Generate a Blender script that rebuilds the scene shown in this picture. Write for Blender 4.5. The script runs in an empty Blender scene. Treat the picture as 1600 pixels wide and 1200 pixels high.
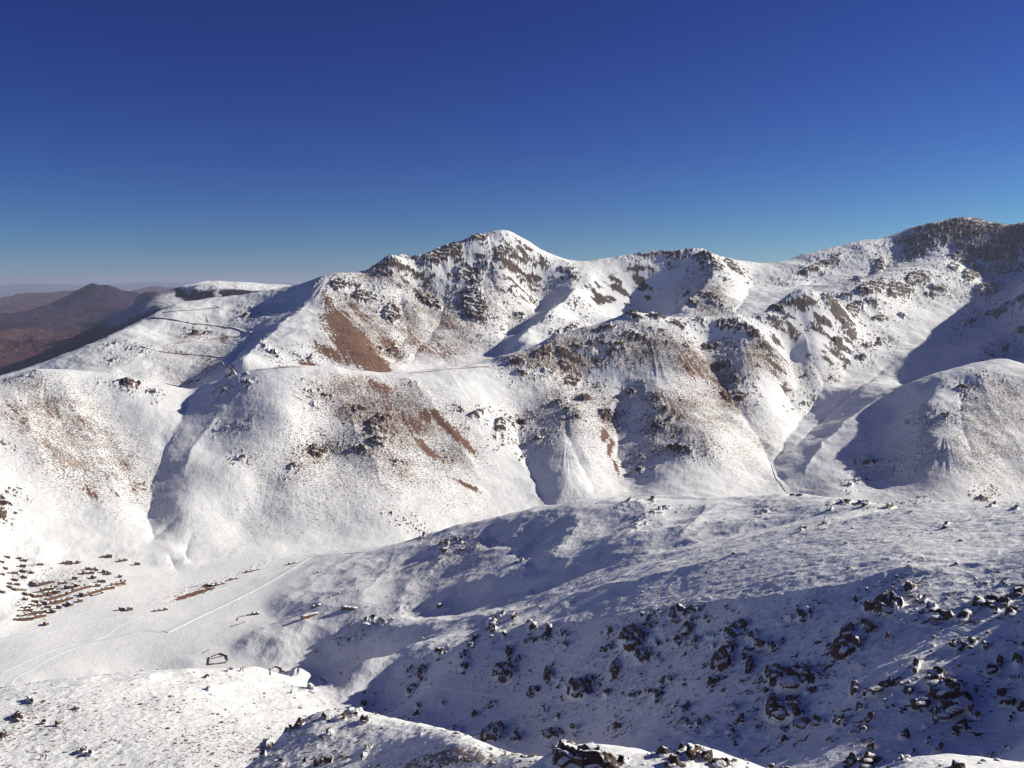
import bpy, math, random
import numpy as np
random.seed(7)
RES = 1.0
ZC = 620.0                       # height of the viewpoint above the datum (m)
FPX, PITCH = 1423.0, math.radians(6.2)
cp, sp = math.cos(PITCH), math.sin(PITCH)
SC = bpy.context.scene
COL = bpy.context.collection

# ---------------------------------------------------------------- survey helpers
# bearings measured on the photograph: (px,py) -> u = x/y (bearing), t = z/y (slope of sight)
def ray(px, py):
    a, b = (px - 800) / FPX, (600 - py) / FPX
    Y = cp + sp * b
    return a / Y, (-sp + cp * b) / Y

P = []                           # control points: u, ln y, t
def A(px, py, D):
    u, t = ray(px, py); P.append((u, math.log(D), t))
def G(px, D, z):
    P.append(((px - 800) / 1415.0, math.log(D), z / D))
def pts(*l):
    for q in l: A(*q)
def gpts(*l):
    for q in l: G(*q)
def line(l, step=24, back=None):
    out = []
    for (a, b) in zip(l[:-1], l[1:]):
        n = max(1, int(round(math.hypot(b[0]-a[0], b[1]-a[1]) / step)))
        for i in range(n):
            s = i / n
            out.append((a[0]+(b[0]-a[0])*s, a[1]+(b[1]-a[1])*s, math.exp(math.log(a[2])*(1-s)+math.log(b[2])*s)))
    out.append(l[-1])
    for q in out: A(*q)
    if back:                      # the ground falls away behind a crest
        k, dz = back
        for q in out[::2]:
            u, t = ray(q[0], q[1])
            P.append((u, math.log(q[2] * k), (t * q[2] - dz) / (q[2] * k)))

# ---- high ridge at the back (summit, saddle, right-hand peak)
CREST = [(-260,700,2500),(-120,640,2700),(0,590,2900),(60,573,3000),(120,549,3100),(180,522,3250),(220,502,3400),(250,488,3500),(280,479,3600),(330,470,3650),
 (400,460,3650),(450,450,3600),(500,437,3500),(530,431,3520),(575,431,3560),(600,418,3600),(618,405,3640),(640,411,3680),(680,396,3750),(720,380,3820),
 (750,370,3870),(785,364,3900),(812,376,3930),(850,400,3960),(890,412,3990),(930,415,4010),(960,410,4050),(1000,402,4100),(1050,396,4130),(1092,391,4150),
 (1120,400,4200),(1160,410,4250),(1200,414,4300),(1240,404,4350),(1290,390,4400),(1340,380,4450),(1390,373,4500),(1420,362,4500),(1460,352,4500),(1505,343,4500),
 (1540,352,4450),(1575,356,4420),(1600,350,4400),(1750,330,4200),(1900,320,3900),(2150,330,3500),(2500,330,3300)]
line(CREST, 22, (1.10, 210))
for px in range(-300, 2600, 150): G(px, 5600, -900)
# left of the brown scree: shoulder, road valley
line([(515,446,3440),(480,480,3300),(440,510,3100),(400,545,2880),(372,574,2680)], 22)
pts((350,560,2930),(385,520,3200),(430,480,3430),(320,600,2720),(230,580,2820),(250,520,3250),(150,590,2720),(150,560,2920),(60,590,2800),(300,540,3080),(340,500,3380),(-120,680,2500))
# summit face, scree and bowl
pts((520,470,3350),(550,520,3080),(585,560,2900),(600,578,2850),(560,470,3400),(640,470,3480),(600,520,3150),(620,560,3000),(650,450,3600),
    (785,430,3700),(740,420,3720),(832,440,3840),(780,490,3490),(740,560,3130),(700,572,3020),(700,500,3400),(660,540,3150),(820,490,3600),(760,545,3220),(788,556,3150))
line([(935,430,4000),(900,460,3750),(870,485,3550),(830,520,3300),(792,554,3070)], 22)          # spur right of the bowl
pts((872,466,3780),(850,488,3720),(815,522,3420))
pts((900,500,3560),(860,540,3180),(930,480,3800),(960,455,4040),(1000,440,4120),(1010,480,3930),(1035,500,3780),(960,500,3620),(900,520,3300))
line([(1098,395,4130),(1122,420,4000),(1104,450,3800),(1075,480,3600),(1048,502,3440)], 20)       # rocky rib
pts((1060,440,3990),(1050,465,3900),(1150,450,3850),(1130,480,3550),(1185,445,4050),(1160,485,3500),(1175,470,3700))
pts((1230,450,3950),(1290,440,4100),(1350,428,4180),(1420,405,4300),(1250,430,4150))
line([(1265,458,3250),(1300,468,3300),(1330,488,3430),(1362,460,3580),(1400,444,3740),(1440,425,3900),(1480,412,4040),(1524,428,4120)], 20)  # rocky spur
pts((1500,380,4350),(1560,400,4200),(1600,420,4050))
# right-hand couloir and its floor
line([(1262,640,2830),(1300,600,2980),(1370,552,3210),(1440,515,3440),(1510,480,3690)], 26)
pts((1340,520,3290),(1420,470,3680),(1350,600,2880),(1420,560,3160))
gpts((1640,3350,25),(1700,3300,90),(1850,3250,170),(1700,3000,-10),(1720,2820,-60),(1850,2650,-70),(1620,3600,60))
pts((1600,440,3700),(1600,500,3380),(1600,545,3100),(1500,540,3300),(1560,480,3600),(1545,540,3150))
# ---- hill on the right
line([(1292,706,2455),(1330,664,2590),(1372,632,2690),(1400,611,2730)], 26)
line([(1440,594,2700),(1475,582,2720),(1510,571,2730),(1550,563,2740),(1577,562,2740),(1610,570,2700),(1700,562,2650),(1850,548,2600)], 22, (1.07, 45))
pts((1400,650,2570),(1400,700,2395),(1400,752,2245),(1445,640,2470),(1445,700,2295),(1445,755,2165),(1500,640,2445),(1500,700,2265),(1500,755,2140),(1550,640,2450),(1560,700,2285),(1555,765,2145),
    (1610,640,2455),(1620,700,2305),(1610,765,2165),(1700,650,2450),(1720,740,2250),(1345,700,2440),(1345,752,2270),(1300,765,2225),(1360,665,2560))
# stream
line([(1237,777,2250),(1222,755,2310),(1210,735,2390),(1213,712,2480),(1235,675,2660),(1250,655,2760)], 18)
# ---- middle hill
line([(300,608,2510),(345,590,2520),(400,578,2500),(450,572,2520),(520,574,2560),(560,580,2600),(600,583,2640),(650,582,2680),(700,575,2720),(770,570,2780),(790,561,2800),
 (830,546,2850),(870,526,2900),(930,511,2950),(960,501,2970),(990,490,3000),(1040,499,3030),(1100,502,3060),(1150,493,3100),(1180,500,3130),(1210,486,3180),(1240,466,3220),(1265,458,3250)], 20, (1.05, 34))
line([(300,612,2480),(275,665,2300),(247,730,2150),(232,790,2010),(250,840,1895),(278,885,1790)], 20)       # gully
pts((335,700,2212),(300,720,2152),(285,790,1985),(310,830,1925),(350,640,2345))
pts((450,650,2300),(450,750,2110),(450,830,1968),(520,836,1968),(450,790,2035),(520,780,2070),(380,836,1950),(335,852,1890),(405,852,1905),(500,700,2265),(400,760,2085),(600,700,2270),(600,800,2045),(600,640,2430),(520,620,2430),(750,640,2520),(740,740,2290),(680,800,2090),(380,750,2090),(660,730,2250))
line([(812,640,2600),(815,690,2460),(832,740,2330),(856,790,2205)], 26)                                      # draws on the face
pts((760,790,2170),(880,700,2400),(885,760,2255),(900,640,2570),(900,585,2790),(780,690,2425))
line([(972,600,2760),(964,660,2575),(966,710,2440),(985,760,2320)], 26)
pts((925,700,2425),(1010,690,2475),(1030,750,2305),(1020,620,2640),(1000,560,2850),(1060,600,2740),(1100,750,2290),(1110,680,2470),(1100,545,2960))
line([(1085,530,2975),(1125,590,2850),(1155,640,2700),(1190,700,2530)], 26)
pts((1160,570,2880),(1200,640,2720),(1195,755,2325),(1210,540,3010),(1150,740,2350))
line([(1232,560,3060),(1250,610,2920)], 26)
pts((1265,545,3080),(1300,520,3190),(1318,548,3150),(1285,600,2960),(1250,500,3180))
# ---- left hill
line([(-300,640,2050),(-60,610,2310),(0,598,2370),(40,584,2410),(65,578,2430),(120,583,2450),(190,590,2470),(240,600,2490),(296,609,2510)], 22, (1.08, 35))
pts((50,700,2080),(150,720,2120),(100,800,1930),(190,800,1965),(0,800,1870),(0,860,1740),(150,870,1800),(200,690,2240),(170,640,2350),(60,640,2260),(-150,760,1700),(-150,860,1560))
# ---- valley floor
gpts((-400,1500,-555),(-200,1500,-560),(0,1480,-563),(0,1640,-552),(100,1640,-556),(200,1500,-570),(200,1740,-562),(300,1790,-567),(400,1830,-565),(440,1880,-563),(478,1870,-564),(350,1600,-570),
     (430,1500,-563),(460,1915,-560),(500,1925,-560),(560,1930,-560),(620,1930,-560),(300,1350,-575),(420,1260,-574),(100,1300,-575),(-200,1250,-575),(100,1160,-568),(250,1220,-576),(0,1280,-573),(500,1900,-563),(700,1890,-560),(800,1900,-556))
gpts((900,1950,-550),(1000,2040,-545),(1100,2080,-538),(1200,2090,-528),(1300,1720,-490),(1400,1420,-425),(1500,1250,-375),(1600,1120,-335),(1300,2000,-520),(1500,1800,-520),(1680,1750,-520),(1500,1450,-430),(1800,1100,-290))
# ---- spur dropping from the right into the valley
line([(490,868,1860),(550,862,1840),(610,856,1810),(636,852,1790)], 22)
line([(655,849,1776),(700,836,1740),(760,820,1700),(830,801,1660),(900,788,1620),(960,781,1590),(1020,779,1560),(1100,783,1520),
      (1160,782,1480),(1230,777,1440),(1300,784,1330),(1360,791,1190),(1400,795,1090)], 22, (1.06, 26))
pts((490,955,1470),(600,900,1600),(560,930,1500),(700,890,1540),(700,930,1400),(450,990,1400),(850,850,1480),(960,830,1420),(1100,812,1380),(1200,798,1320),(800,880,1410),(640,930,1470),(900,875,1300),(1020,838,1280))
line([(540,975,1400),(640,963,1370),(740,948,1310),(820,925,1265),(900,900,1220),(1000,868,1190),(1100,842,1180),(1200,820,1160),(1300,806,1120)], 30)   # trough
line([(600,988,1320),(700,983,1240),(790,972,1150),(860,955,1080),(930,937,1020),(1000,916,960),(1060,902,930),(1120,886,905),(1200,862,890),(1290,836,885),(1380,812,895),(1430,798,900),(1480,791,890),(1540,788,870),(1600,785,850)], 28)
for px, D, z in ((1500,980,-262),(1600,960,-255)): G(px, D, z)
# ---- shaded slope above the gorge
line([(470,1050,1275),(480,1058,1290),(500,1090,1222),(530,1119,1175)], 16)
pts((520,1050,1185),(568,1040,1110),(600,1065,1070),(650,1010,1130),(600,1120,990),(700,1140,850),(700,1060,950),(760,1000,1020),(800,1100,840),(830,1175,680),(900,1040,810),(900,1120,700),
    (960,980,840),(1000,1160,560),(1000,1060,690),(1080,962,740),(1100,1100,560),(1200,932,680),(1200,1000,600),(1240,1100,485),(1200,1180,430),(1400,870,640),(1400,960,520),(1400,1060,430),(1400,1160,370),
    (1600,850,600),(1600,930,480),(1600,1050,390),(1600,1150,340),(880,1000,900),(1300,870,720),(1500,830,700))
# ---- lit bench at lower left
line([(-300,1085,1000),(0,1072,1020),(100,1066,1030),(200,1058,1060),(300,1049,1120),(400,1050,1180),(455,1058,1230)], 24, (1.05, 30))
pts((0,1200,730),(150,1200,720),(300,1200,705),(200,1130,850),(380,1120,900),(470,1100,1020),(420,1160,800),(350,1195,715),(-200,1150,800),(0,1130,850))
# ---- knoll
line([(392,1200,560),(408,1182,580),(440,1153,610),(480,1129,640),(530,1119,660),(600,1131,640),(700,1148,560),(760,1165,510),(830,1188,455)], 22, (1.12, 62))
pts((500,1190,540),(600,1195,520),(700,1195,480))
# ---- rocky tops right under the viewpoint
line([(836,1200,190),(858,1183,188),(880,1168,185),(920,1163,183),(960,1166,180),(1000,1172,177),(1020,1181,175),(1050,1181,173),(1085,1165,170),(1112,1173,165),(1135,1187,162),(1160,1193,160)], 18, (1.18, 26))
line([(1372,1200,150),(1400,1189,150),(1430,1182,150),(1480,1177,150),(1530,1181,148),(1600,1193,145)], 20, (1.2, 22))
gpts((1250,150,-92),(1200,300,-190),(1400,270,-172),(1000,380,-236),(620,400,-285),(700,300,-225),(900,280,-200),(1500,240,-152),(1650,250,-140))
for px in range(-400, 2600, 200): G(px, 40, -34); G(px, 80, -62)
gpts((0,450,-292),(300,450,-290),(0,250,-172),(400,250,-172),(600,180,-120),(0,120,-86),(400,120,-86),(800,120,-82),(1000,120,-78),(1250,105,-72),(1450,110,-72),(1700,120,-70),(850,248,-160),(-400,300,-190),(-400,600,-345),(560,470,-300))
# ---- shoulder out of frame on the right that keeps the slope in shade
RS = (-110, -112, -114, -120, -136, -150, -145, -168, -205)
for k, D in enumerate((280, 360, 450, 540, 600, 650, 720, 800, 1000)):
    G(1900, D, RS[k]); G(2050, D, RS[k] + 6); G(2400, D, RS[k] + 14)
gpts((1900,200,-88),(2300,200,-80),(1900,1300,-225),(2300,1300,-200),(1900,1700,-250),(2300,1800,-150),(2300,2400,-60),(2000,3000,-40),(1850,3500,60),(2500,2800,100))
gpts((-500,2000,-470),(-500,3000,-700),(-500,4500,-1000),(-500,1000,-480))

P = np.array(P, dtype=np.float64)
# drop near-duplicates
keep = []
for i in range(len(P)):
    d = [(P[i,0]-P[j,0])**2 + (P[i,1]-P[j,1])**2 for j in keep]
    if not d or min(d) > 0.0075**2: keep.append(i)
P = P[keep]
print('control points', len(P))
CM = 0.017
def fit(P, c, lam):
    n = len(P)
    r2 = (P[:,None,0]-P[None,:,0])**2 + (P[:,None,1]-P[None,:,1])**2
    K = -np.sqrt(r2 + c*c) ; K[np.diag_indices(n)] += lam
    Q = np.column_stack([np.ones(n), P[:,0], P[:,1]])
    M = np.zeros((n+3, n+3)); M[:n,:n] = K; M[:n,n:] = Q; M[n:,:n] = Q.T
    return np.linalg.solve(M, np.concatenate([P[:,2], np.zeros(3)]))
def evalf(P, w, c, U, V):
    n = len(P); out = np.empty(U.size, np.float64); Uf, Vf = U.ravel(), V.ravel()
    pu, pv = P[:,0].astype(np.float32), P[:,1].astype(np.float32); ww = w[:n]
    for s in range(0, U.size, 20000):
        a, b = Uf[s:s+20000].astype(np.float32), Vf[s:s+20000].astype(np.float32)
        r = np.sqrt((a[:,None]-pu)**2 + (b[:,None]-pv)**2 + np.float32(c*c))
        out[s:s+20000] = -(r.astype(np.float64) @ ww) + w[n] + w[n+1]*a + w[n+2]*b
    return out.reshape(U.shape)
def upsample(C, cu, cv, uu, vv):
    # separable Catmull-Rom from the regular coarse grid
    def W(x, xs):
        h = xs[1]-xs[0]; f = (x-xs[0])/h; i = np.clip(np.floor(f).astype(int), 1, len(xs)-3); t = f-i
        w = np.stack([-.5*t+t*t-.5*t**3, 1-2.5*t*t+1.5*t**3, .5*t+2*t*t-1.5*t**3, -.5*t*t+.5*t**3])
        return i, w
    i, w = W(vv, cv); R = sum(w[k][:,None]*C[i-1+k] for k in range(4))
    j, w = W(uu, cu); return sum(w[k][None,:]*R[:,j-1+k] for k in range(4))

# ---------------------------------------------------------------- noise
def perlin(x, y, seed):
    xi = np.floor(x).astype(np.int64); yi = np.floor(y).astype(np.int64)
    xf = (x-xi).astype(np.float32); yf = (y-yi).astype(np.float32)
    def g(ix, iy, dx, dy):
        h = (ix*374761393 + iy*668265263 + seed*974634777) & 0xffffffff
        h = ((h ^ (h >> 13)) * 1274126177) & 0xffffffff
        a = ((h ^ (h >> 16)) & 0xffff).astype(np.float32) * np.float32(2*math.pi/65536)
        return np.cos(a)*dx + np.sin(a)*dy
    sx = xf*xf*xf*(xf*(xf*6-15)+10); sy = yf*yf*yf*(yf*(yf*6-15)+10)
    a = g(xi, yi, xf, yf); b = g(xi+1, yi, xf-1, yf); c = g(xi, yi+1, xf, yf-1); d = g(xi+1, yi+1, xf-1, yf-1)
    return 1.5 * ((a+(b-a)*sx) + ((c+(d-c)*sx)-(a+(b-a)*sx))*sy)
def fbm(x, y, L, oct, seed, gain=.5, ridged=False):
    s = 0; a = 1; n = 0
    for k in range(oct):
        p = perlin(x/L + 17.3*k, y/L - 9.1*k, seed + k)
        if ridged: p = 1 - 2*np.abs(p)
        s = s + a*p; n += a; a *= gain; L *= .5
    return s / n
def sstep(a, b, x):
    t = np.clip((x-a)/(b-a), 0, 1); return t*t*(3-2*t)

# ---------------------------------------------------------------- the grid of the near massif
NU, dl = int(1500*RES), 0.0021/RES
uc = np.linspace(-.63, .64, NU)
uL = -.63 - np.cumsum(np.linspace(.001, .012, 26))[::-1]; uR = .64 + np.cumsum(np.linspace(.001, .02, 70))
U = np.concatenate([uL, uc, uR])
vlo = np.log(np.concatenate([np.linspace(40, 138, 30)[:-1]]))
V = np.concatenate([vlo, np.arange(math.log(138), math.log(4750), dl), np.log(np.linspace(4770, 5600, 14))])
cu = np.linspace(U[0]-.02, U[-1]+.02, 560); cv = np.linspace(V[0]-.02, V[-1]+.02, 900)
w = fit(P, CM, 2e-5)
CT = evalf(P, w, CM, *np.meshgrid(cu, cv))
T = upsample(CT, cu, cv, U, V)
Yd = np.exp(V)[:,None]; X = U[None,:]*Yd; Y = np.broadcast_to(Yd, X.shape); Z = T*Yd
print('grid', X.shape)

def iu(u): return np.interp(u, U, np.arange(len(U)))
def iv(y): return np.interp(np.log(y), V, np.arange(len(V)))
def cast(px, py, Tm=None, dmin=0):
    """world x, y, z where the sight line through a surveyed bearing meets the ground"""
    u, t = ray(px, py); j = int(round(float(iu(u)))); j = min(max(j, 0), len(U)-1)
    col = (T if Tm is None else Tm)[:, j]; i0 = int(iv(dmin)) if dmin else 30
    k = np.nonzero(col[i0:] >= t)[0]
    if len(k) == 0: return None
    i = i0 + int(k[0]); d = math.exp(V[i])
    return np.array([u*d, d, float(Z[i, j])])
# ---------------------------------------------------------------- rock, bare earth and tufts, surveyed patch by patch
ROCK = [  # px, py, half length, half width, angle, strength
(610,414,38,9,-20,1),(655,399,42,9,-22,.9),(690,398,36,12,-25,1),(748,374,16,6,-18,1),(790,395,22,9,0,1),(760,413,15,6,5,.9),(732,432,22,17,5,1.1),(740,478,20,28,-12,1.1),(755,500,12,6,10,.8),
(612,493,14,17,0,1),(570,468,20,11,12,1),(530,448,13,10,0,.9),(553,447,14,7,0,.9),(672,473,26,9,38,1),(660,462,12,7,0,.8),(615,552,9,8,0,.8),(593,548,5,8,0,.6),(600,430,22,7,10,.6),
(640,425,20,6,20,.5),(785,408,12,5,0,.9),(824,421,19,10,-8,1.1),(820,443,14,6,10,1),(803,452,8,5,0,.6),(855,455,5,4,0,1),(902,481,15,5,0,1),(885,425,13,5,0,.9),(893,437,9,5,-10,.9),(830,475,10,4,-20,.6),
(812,495,12,6,10,.6),(860,500,10,5,0,.4),(893,515,14,6,-30,.6),(868,525,12,5,-20,.5),(1100,410,12,13,0,1.1),(1121,424,12,9,20,1),(1146,418,17,6,42,1),(1040,400,52,4,-6,.8),(1058,406,20,8,0,.6),(1005,418,14,4,0,.5),
(1112,470,26,10,32,.62),(1072,462,6,5,-40,.8),(1082,480,12,4,30,.7),(1130,440,10,5,30,.5),(990,496,13,8,0,1.1),(1025,498,14,6,10,.9),(1062,510,13,5,12,.9),(1095,503,9,5,0,1),(1180,502,10,4,0,.6),
(947,515,14,6,0,1),(965,548,19,12,0,1.1),(935,561,13,6,0,.9),(888,560,20,11,0,1.1),(912,548,22,9,10,1),(850,556,17,11,-30,1.1),(808,568,13,5,0,.9),(819,583,13,6,-10,1),(857,586,11,6,0,.9),(895,597,15,10,0,.8),(885,575,14,8,0,.8),
(935,535,20,7,-20,.6),(990,527,26,10,10,.62),(1007,539,8,4,0,.9),(1030,520,18,6,10,.5),(1112,545,15,10,20,1),(1130,573,12,12,45,1),(1146,598,14,9,50,.9),(1155,620,12,10,50,.95),(1150,512,36,13,10,.65),(1180,525,18,8,0,.6),(1075,545,16,6,0,.4),
(1195,545,12,12,45,.7),(1212,480,15,7,-10,1.1),(1258,466,23,8,5,1.1),(1300,475,19,10,32,1.1),(1322,467,12,4,10,1),(1228,497,14,6,10,1),(1212,506,13,6,10,1),(1294,507,12,6,0,.9),(1272,517,12,5,0,.9),(1326,515,14,11,40,1),(1332,489,10,14,0,.9),
(1240,485,22,7,15,.6),(1310,535,9,6,0,.8),(1350,560,14,7,-10,.6),(1368,450,30,11,-20,1.1),(1407,461,20,11,-10,1.1),(1431,437,16,10,-20,1.1),(1362,474,9,6,0,1),(1395,448,12,9,0,1),(1340,480,18,10,-25,.8),(1468,454,16,7,10,1),(1450,440,10,6,0,.7),(1492,420,10,6,0,1),(1521,430,15,11,0,1.1),
(1455,462,12,5,10,.6),(1376,502,13,5,-10,1),(1362,541,17,6,-10,.9),(1378,531,8,4,0,.8),(1410,494,5,4,0,.8),(1282,417,34,6,-28,1),(1375,418,7,14,22,1),(1340,437,9,6,0,.9),(1310,400,14,4,-10,.5),(1505,366,70,13,-8,1.2),(1505,353,66,9,-4,1.25),(1583,366,34,14,0,1.1),(1438,374,32,8,-15,1),(1450,384,44,12,-18,1.05),(1430,403,30,7,-18,.7),
(1535,392,50,20,0,1),(1590,385,30,24,0,1.1),(1570,425,34,16,0,.95),(1505,405,26,9,0,.9),(1545,455,26,12,-20,.8),(1600,470,22,14,-20,.6),(1514,508,16,5,-32,.85),(1560,490,34,9,-32,.6),(1595,520,18,8,-30,.6),(1573,549,12,8,-20,.8),(1550,560,6,7,0,.8),(1530,500,30,5,-32,.5),
(562,645,12,8,0,1),(499,710,15,9,-10,1.05),(492,700,7,8,-40,.6),(586,668,12,14,0,.9),(600,654,15,8,0,.8),(592,692,14,9,0,.85),(560,703,15,5,0,.8),(530,695,14,5,10,.5),(457,730,5,8,20,.7),(503,682,7,5,0,.6),(485,612,12,8,30,.5),(512,620,10,6,0,.5),(490,632,6,7,0,.5),(700,715,7,4,30,1),(620,722,9,4,40,.8),
(783,665,9,13,10,.9),(745,650,15,6,-20,.7),(722,645,8,4,0,.7),(635,815,15,4,30,.75),(612,803,7,3,0,.6),(662,840,4,4,0,.7),(950,648,14,9,10,.8),(820,658,13,5,-10,.9),(838,690,15,6,-30,.85),(819,712,4,4,0,.6),(1030,668,16,7,15,.9),(1010,660,12,3,10,.6),(1026,681,8,3,0,.7),(1063,706,22,4,17,1.05),(1028,708,11,4,10,.85),
(983,728,9,3,0,.85),(1000,738,9,4,0,.85),(1003,718,8,4,20,.8),(985,612,10,5,-20,.9),(933,604,7,4,0,.8),(915,625,8,5,0,.8),(885,642,9,5,0,.7),(1025,625,13,6,30,.8),(1038,644,7,4,20,.8),(1050,656,6,4,0,.7),(1072,630,14,3,20,.35),(1138,620,14,10,50,.7),(872,630,8,5,0,.7),(900,654,7,4,0,.6),(1078,580,16,5,30,.4),
(1505,608,11,5,0,1),(1440,651,9,4,0,.9),(1477,652,9,4,10,.8),(1462,648,5,3,0,.6),(1358,728,17,3,-10,.8),(1340,753,7,4,0,.9),(1328,761,5,3,0,.7),(1382,740,5,3,0,.8),(1537,780,8,5,0,1),(1505,640,7,3,20,.7),(1545,590,18,3,15,.5),(1256,630,8,5,-30,.9),(1260,590,12,5,-40,.6),(1300,594,3,3,0,.9),
(205,600,22,7,8,.7),(236,612,14,6,0,.4),(306,522,7,4,0,.9),(8,785,14,8,20,.8),(5,806,8,14,0,.8),(40,588,18,4,0,.4),(180,565,8,4,-20,.5),(205,545,16,5,-10,.4),(225,552,10,4,0,.4),(175,540,12,5,0,.35),(386,495,8,5,0,.7),(410,540,24,5,40,.35),(430,555,22,5,35,.5),(352,612,8,4,-35,.7),(385,600,10,5,0,.5),
(380,668,14,4,-25,.45),(350,670,10,5,-20,.5),(378,718,8,4,0,.6),(370,714,4,3,0,.6),(480,560,20,8,10,.4),
# spur and gorge side
(695,858,12,8,-30,.7),(718,853,8,4,0,.6),(735,845,7,3,-20,.6),(815,875,5,3,-20,.6),(1000,830,14,3,-10,.6),(1040,800,20,3,-10,.5),(1020,783,5,2,0,.7),(985,788,10,3,-30,.5),(1195,805,10,3,-10,.5),(1190,803,14,4,-20,.5),(1320,788,12,3,-8,.8),(1350,790,12,3,8,.8),(1295,800,9,3,-20,.6),(1430,797,18,4,-8,1),(1350,797,4,2,0,.8),
(1255,838,8,2,-20,.7),(1290,826,7,2,-20,.8),(1390,801,8,3,-20,.8),(1250,834,5,2,0,.6),(1550,793,8,3,-10,.6),(1585,797,10,3,-10,.6),(1475,822,12,4,-25,.5),(575,975,18,3,-12,.7),(598,977,8,3,10,.7),(612,996,8,3,-20,.5),(537,1006,9,4,-25,.6),(553,1002,7,3,-20,.6),(635,955,4,2,-30,.5),
(770,982,10,8,0,.85),(768,994,9,5,0,.85),(803,975,6,6,-60,.85),(781,974,8,3,-10,.8),(828,990,10,5,0,.85),(832,998,10,4,-10,.85),(858,998,6,5,0,.8),(740,1010,12,5,-20,.8),(733,1025,9,5,-30,.75),(685,1030,8,7,0,.95),(658,1060,7,10,0,1),(642,1086,10,6,-30,1),(641,1057,6,5,0,.7),(787,1060,17,12,10,1.1),(782,1052,8,8,0,1),(810,1040,6,4,0,.7),
(723,1038,8,6,-40,.85),(724,1050,9,6,-30,.8),(771,1004,5,4,0,.7),(796,1028,6,10,0,.8),(784,1005,8,8,0,.5),(832,1089,9,6,-10,1),(880,1005,6,4,-30,.9),(883,1016,5,5,-40,.8),(857,1065,8,7,0,.95),(903,1082,18,12,0,1.05),(920,1070,8,8,-30,.9),(857,1052,6,4,0,.8),(950,997,6,4,0,.9),(946,1025,9,5,0,.8),(960,1050,8,9,0,.8),(948,1085,6,8,0,.8),
(815,1018,24,8,-30,.45),(846,1012,18,8,-20,.55),(770,1150,20,12,-20,1.1),(713,1145,11,6,20,1),(660,1150,5,3,0,.5),(858,1150,12,9,0,1),(870,1142,7,4,0,.8),(805,1155,8,8,0,.8),(742,1120,6,4,0,.9),(768,1105,10,5,-30,.7),(895,1140,7,5,20,.8),(851,1113,5,5,0,.9),(871,1122,6,4,-30,.9),(963,1142,6,4,0,1),(652,1110,5,5,0,.7),(650,1122,7,3,-20,.6),
(555,1112,14,7,-20,.9),(568,1108,8,5,0,.7),(690,1105,8,4,0,.5),(987,1008,20,18,-30,1.05),(1005,1028,15,7,-30,1),(1008,975,9,7,0,1),(1027,972,7,5,0,.9),(1060,968,20,9,-15,1),(1082,966,10,7,-20,1),(1074,990,8,6,0,1.05),(1062,1003,12,6,-25,1),(1088,1008,9,5,-60,.9),(1108,1000,12,8,0,.6),(1110,1018,10,8,-40,.6),(1142,1000,14,12,0,.95),
(1130,1040,16,22,30,.9),(1115,1072,11,6,-10,1),(1155,988,12,6,0,.8),(1188,1017,14,6,-10,1),(1210,1017,10,6,-30,.8),(1170,1047,6,13,10,.9),(1180,1005,12,7,-40,.5),(1237,1066,38,14,-8,1.25),(1210,1056,14,12,0,.9),(1258,1052,14,8,0,.9),(1222,1118,28,14,5,1.2),(1205,1100,10,12,0,.9),(1235,1098,12,8,0,.7),(1200,1055,8,10,0,.7),(1038,1072,14,7,-10,1),
(1007,1091,12,4,-10,1),(1027,1096,8,9,0,.9),(985,1095,8,4,0,.8),(981,1050,10,8,0,.5),(1256,970,13,5,-22,1),(1231,977,8,5,0,.8),(1240,960,8,3,0,.4),(1215,985,14,4,-20,.5),(1140,1147,9,6,0,1),(1070,1110,11,5,-25,.9),(1045,1119,7,5,0,.9),(1090,1135,7,5,0,.9),(1075,1133,7,4,0,.8),(1020,1000,30,22,0,.42),(1160,1020,40,25,0,.38),
(1145,1110,9,5,0,.9),(1113,1148,6,3,0,.6),(1160,1128,10,5,0,.7),(1322,1017,20,13,-10,1.2),(1325,990,14,8,0,.9),(1310,1008,8,8,0,.9),(1350,981,8,6,0,1),(1358,988,8,5,-30,.8),(1390,953,24,11,-5,1.05),(1370,950,8,6,0,.9),(1380,945,18,6,-20,.6),(1422,925,10,7,-15,1),(1440,940,11,7,0,.8),(1425,955,9,5,0,.7),(1468,967,22,7,8,1.05),(1455,955,10,6,0,.7),
(1505,968,14,6,-20,.9),(1532,944,14,9,0,1.05),(1550,948,12,7,0,.9),(1568,947,12,7,0,.9),(1555,958,10,6,0,.8),(1580,960,14,7,-20,.85),(1590,930,10,8,0,.8),(1560,918,18,6,0,.55),(1500,945,14,5,0,.6),(1580,935,12,4,-30,.6),(1355,955,10,7,0,.6),(1478,1083,26,13,-10,1.2),(1492,1106,28,14,0,1.05),(1475,1120,18,10,0,.95),(1495,1075,10,7,0,1),(1516,1110,8,12,0,.9),
(1440,1105,16,8,0,.85),(1460,1065,22,10,-20,.75),(1430,1045,8,12,15,.8),(1445,1035,14,9,0,.5),(1550,1050,14,9,0,1.05),(1562,1038,7,8,0,.9),(1537,1056,9,3,0,.8),(1575,1100,14,5,-10,.9),(1565,1085,10,5,0,.7),(1525,1080,7,9,0,.8),(1580,1062,7,4,0,.8),(1590,1035,12,18,0,.5),(1540,1012,10,8,-40,.7),(1500,1010,30,8,-10,.4),(1455,1010,9,6,0,.5),
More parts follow.
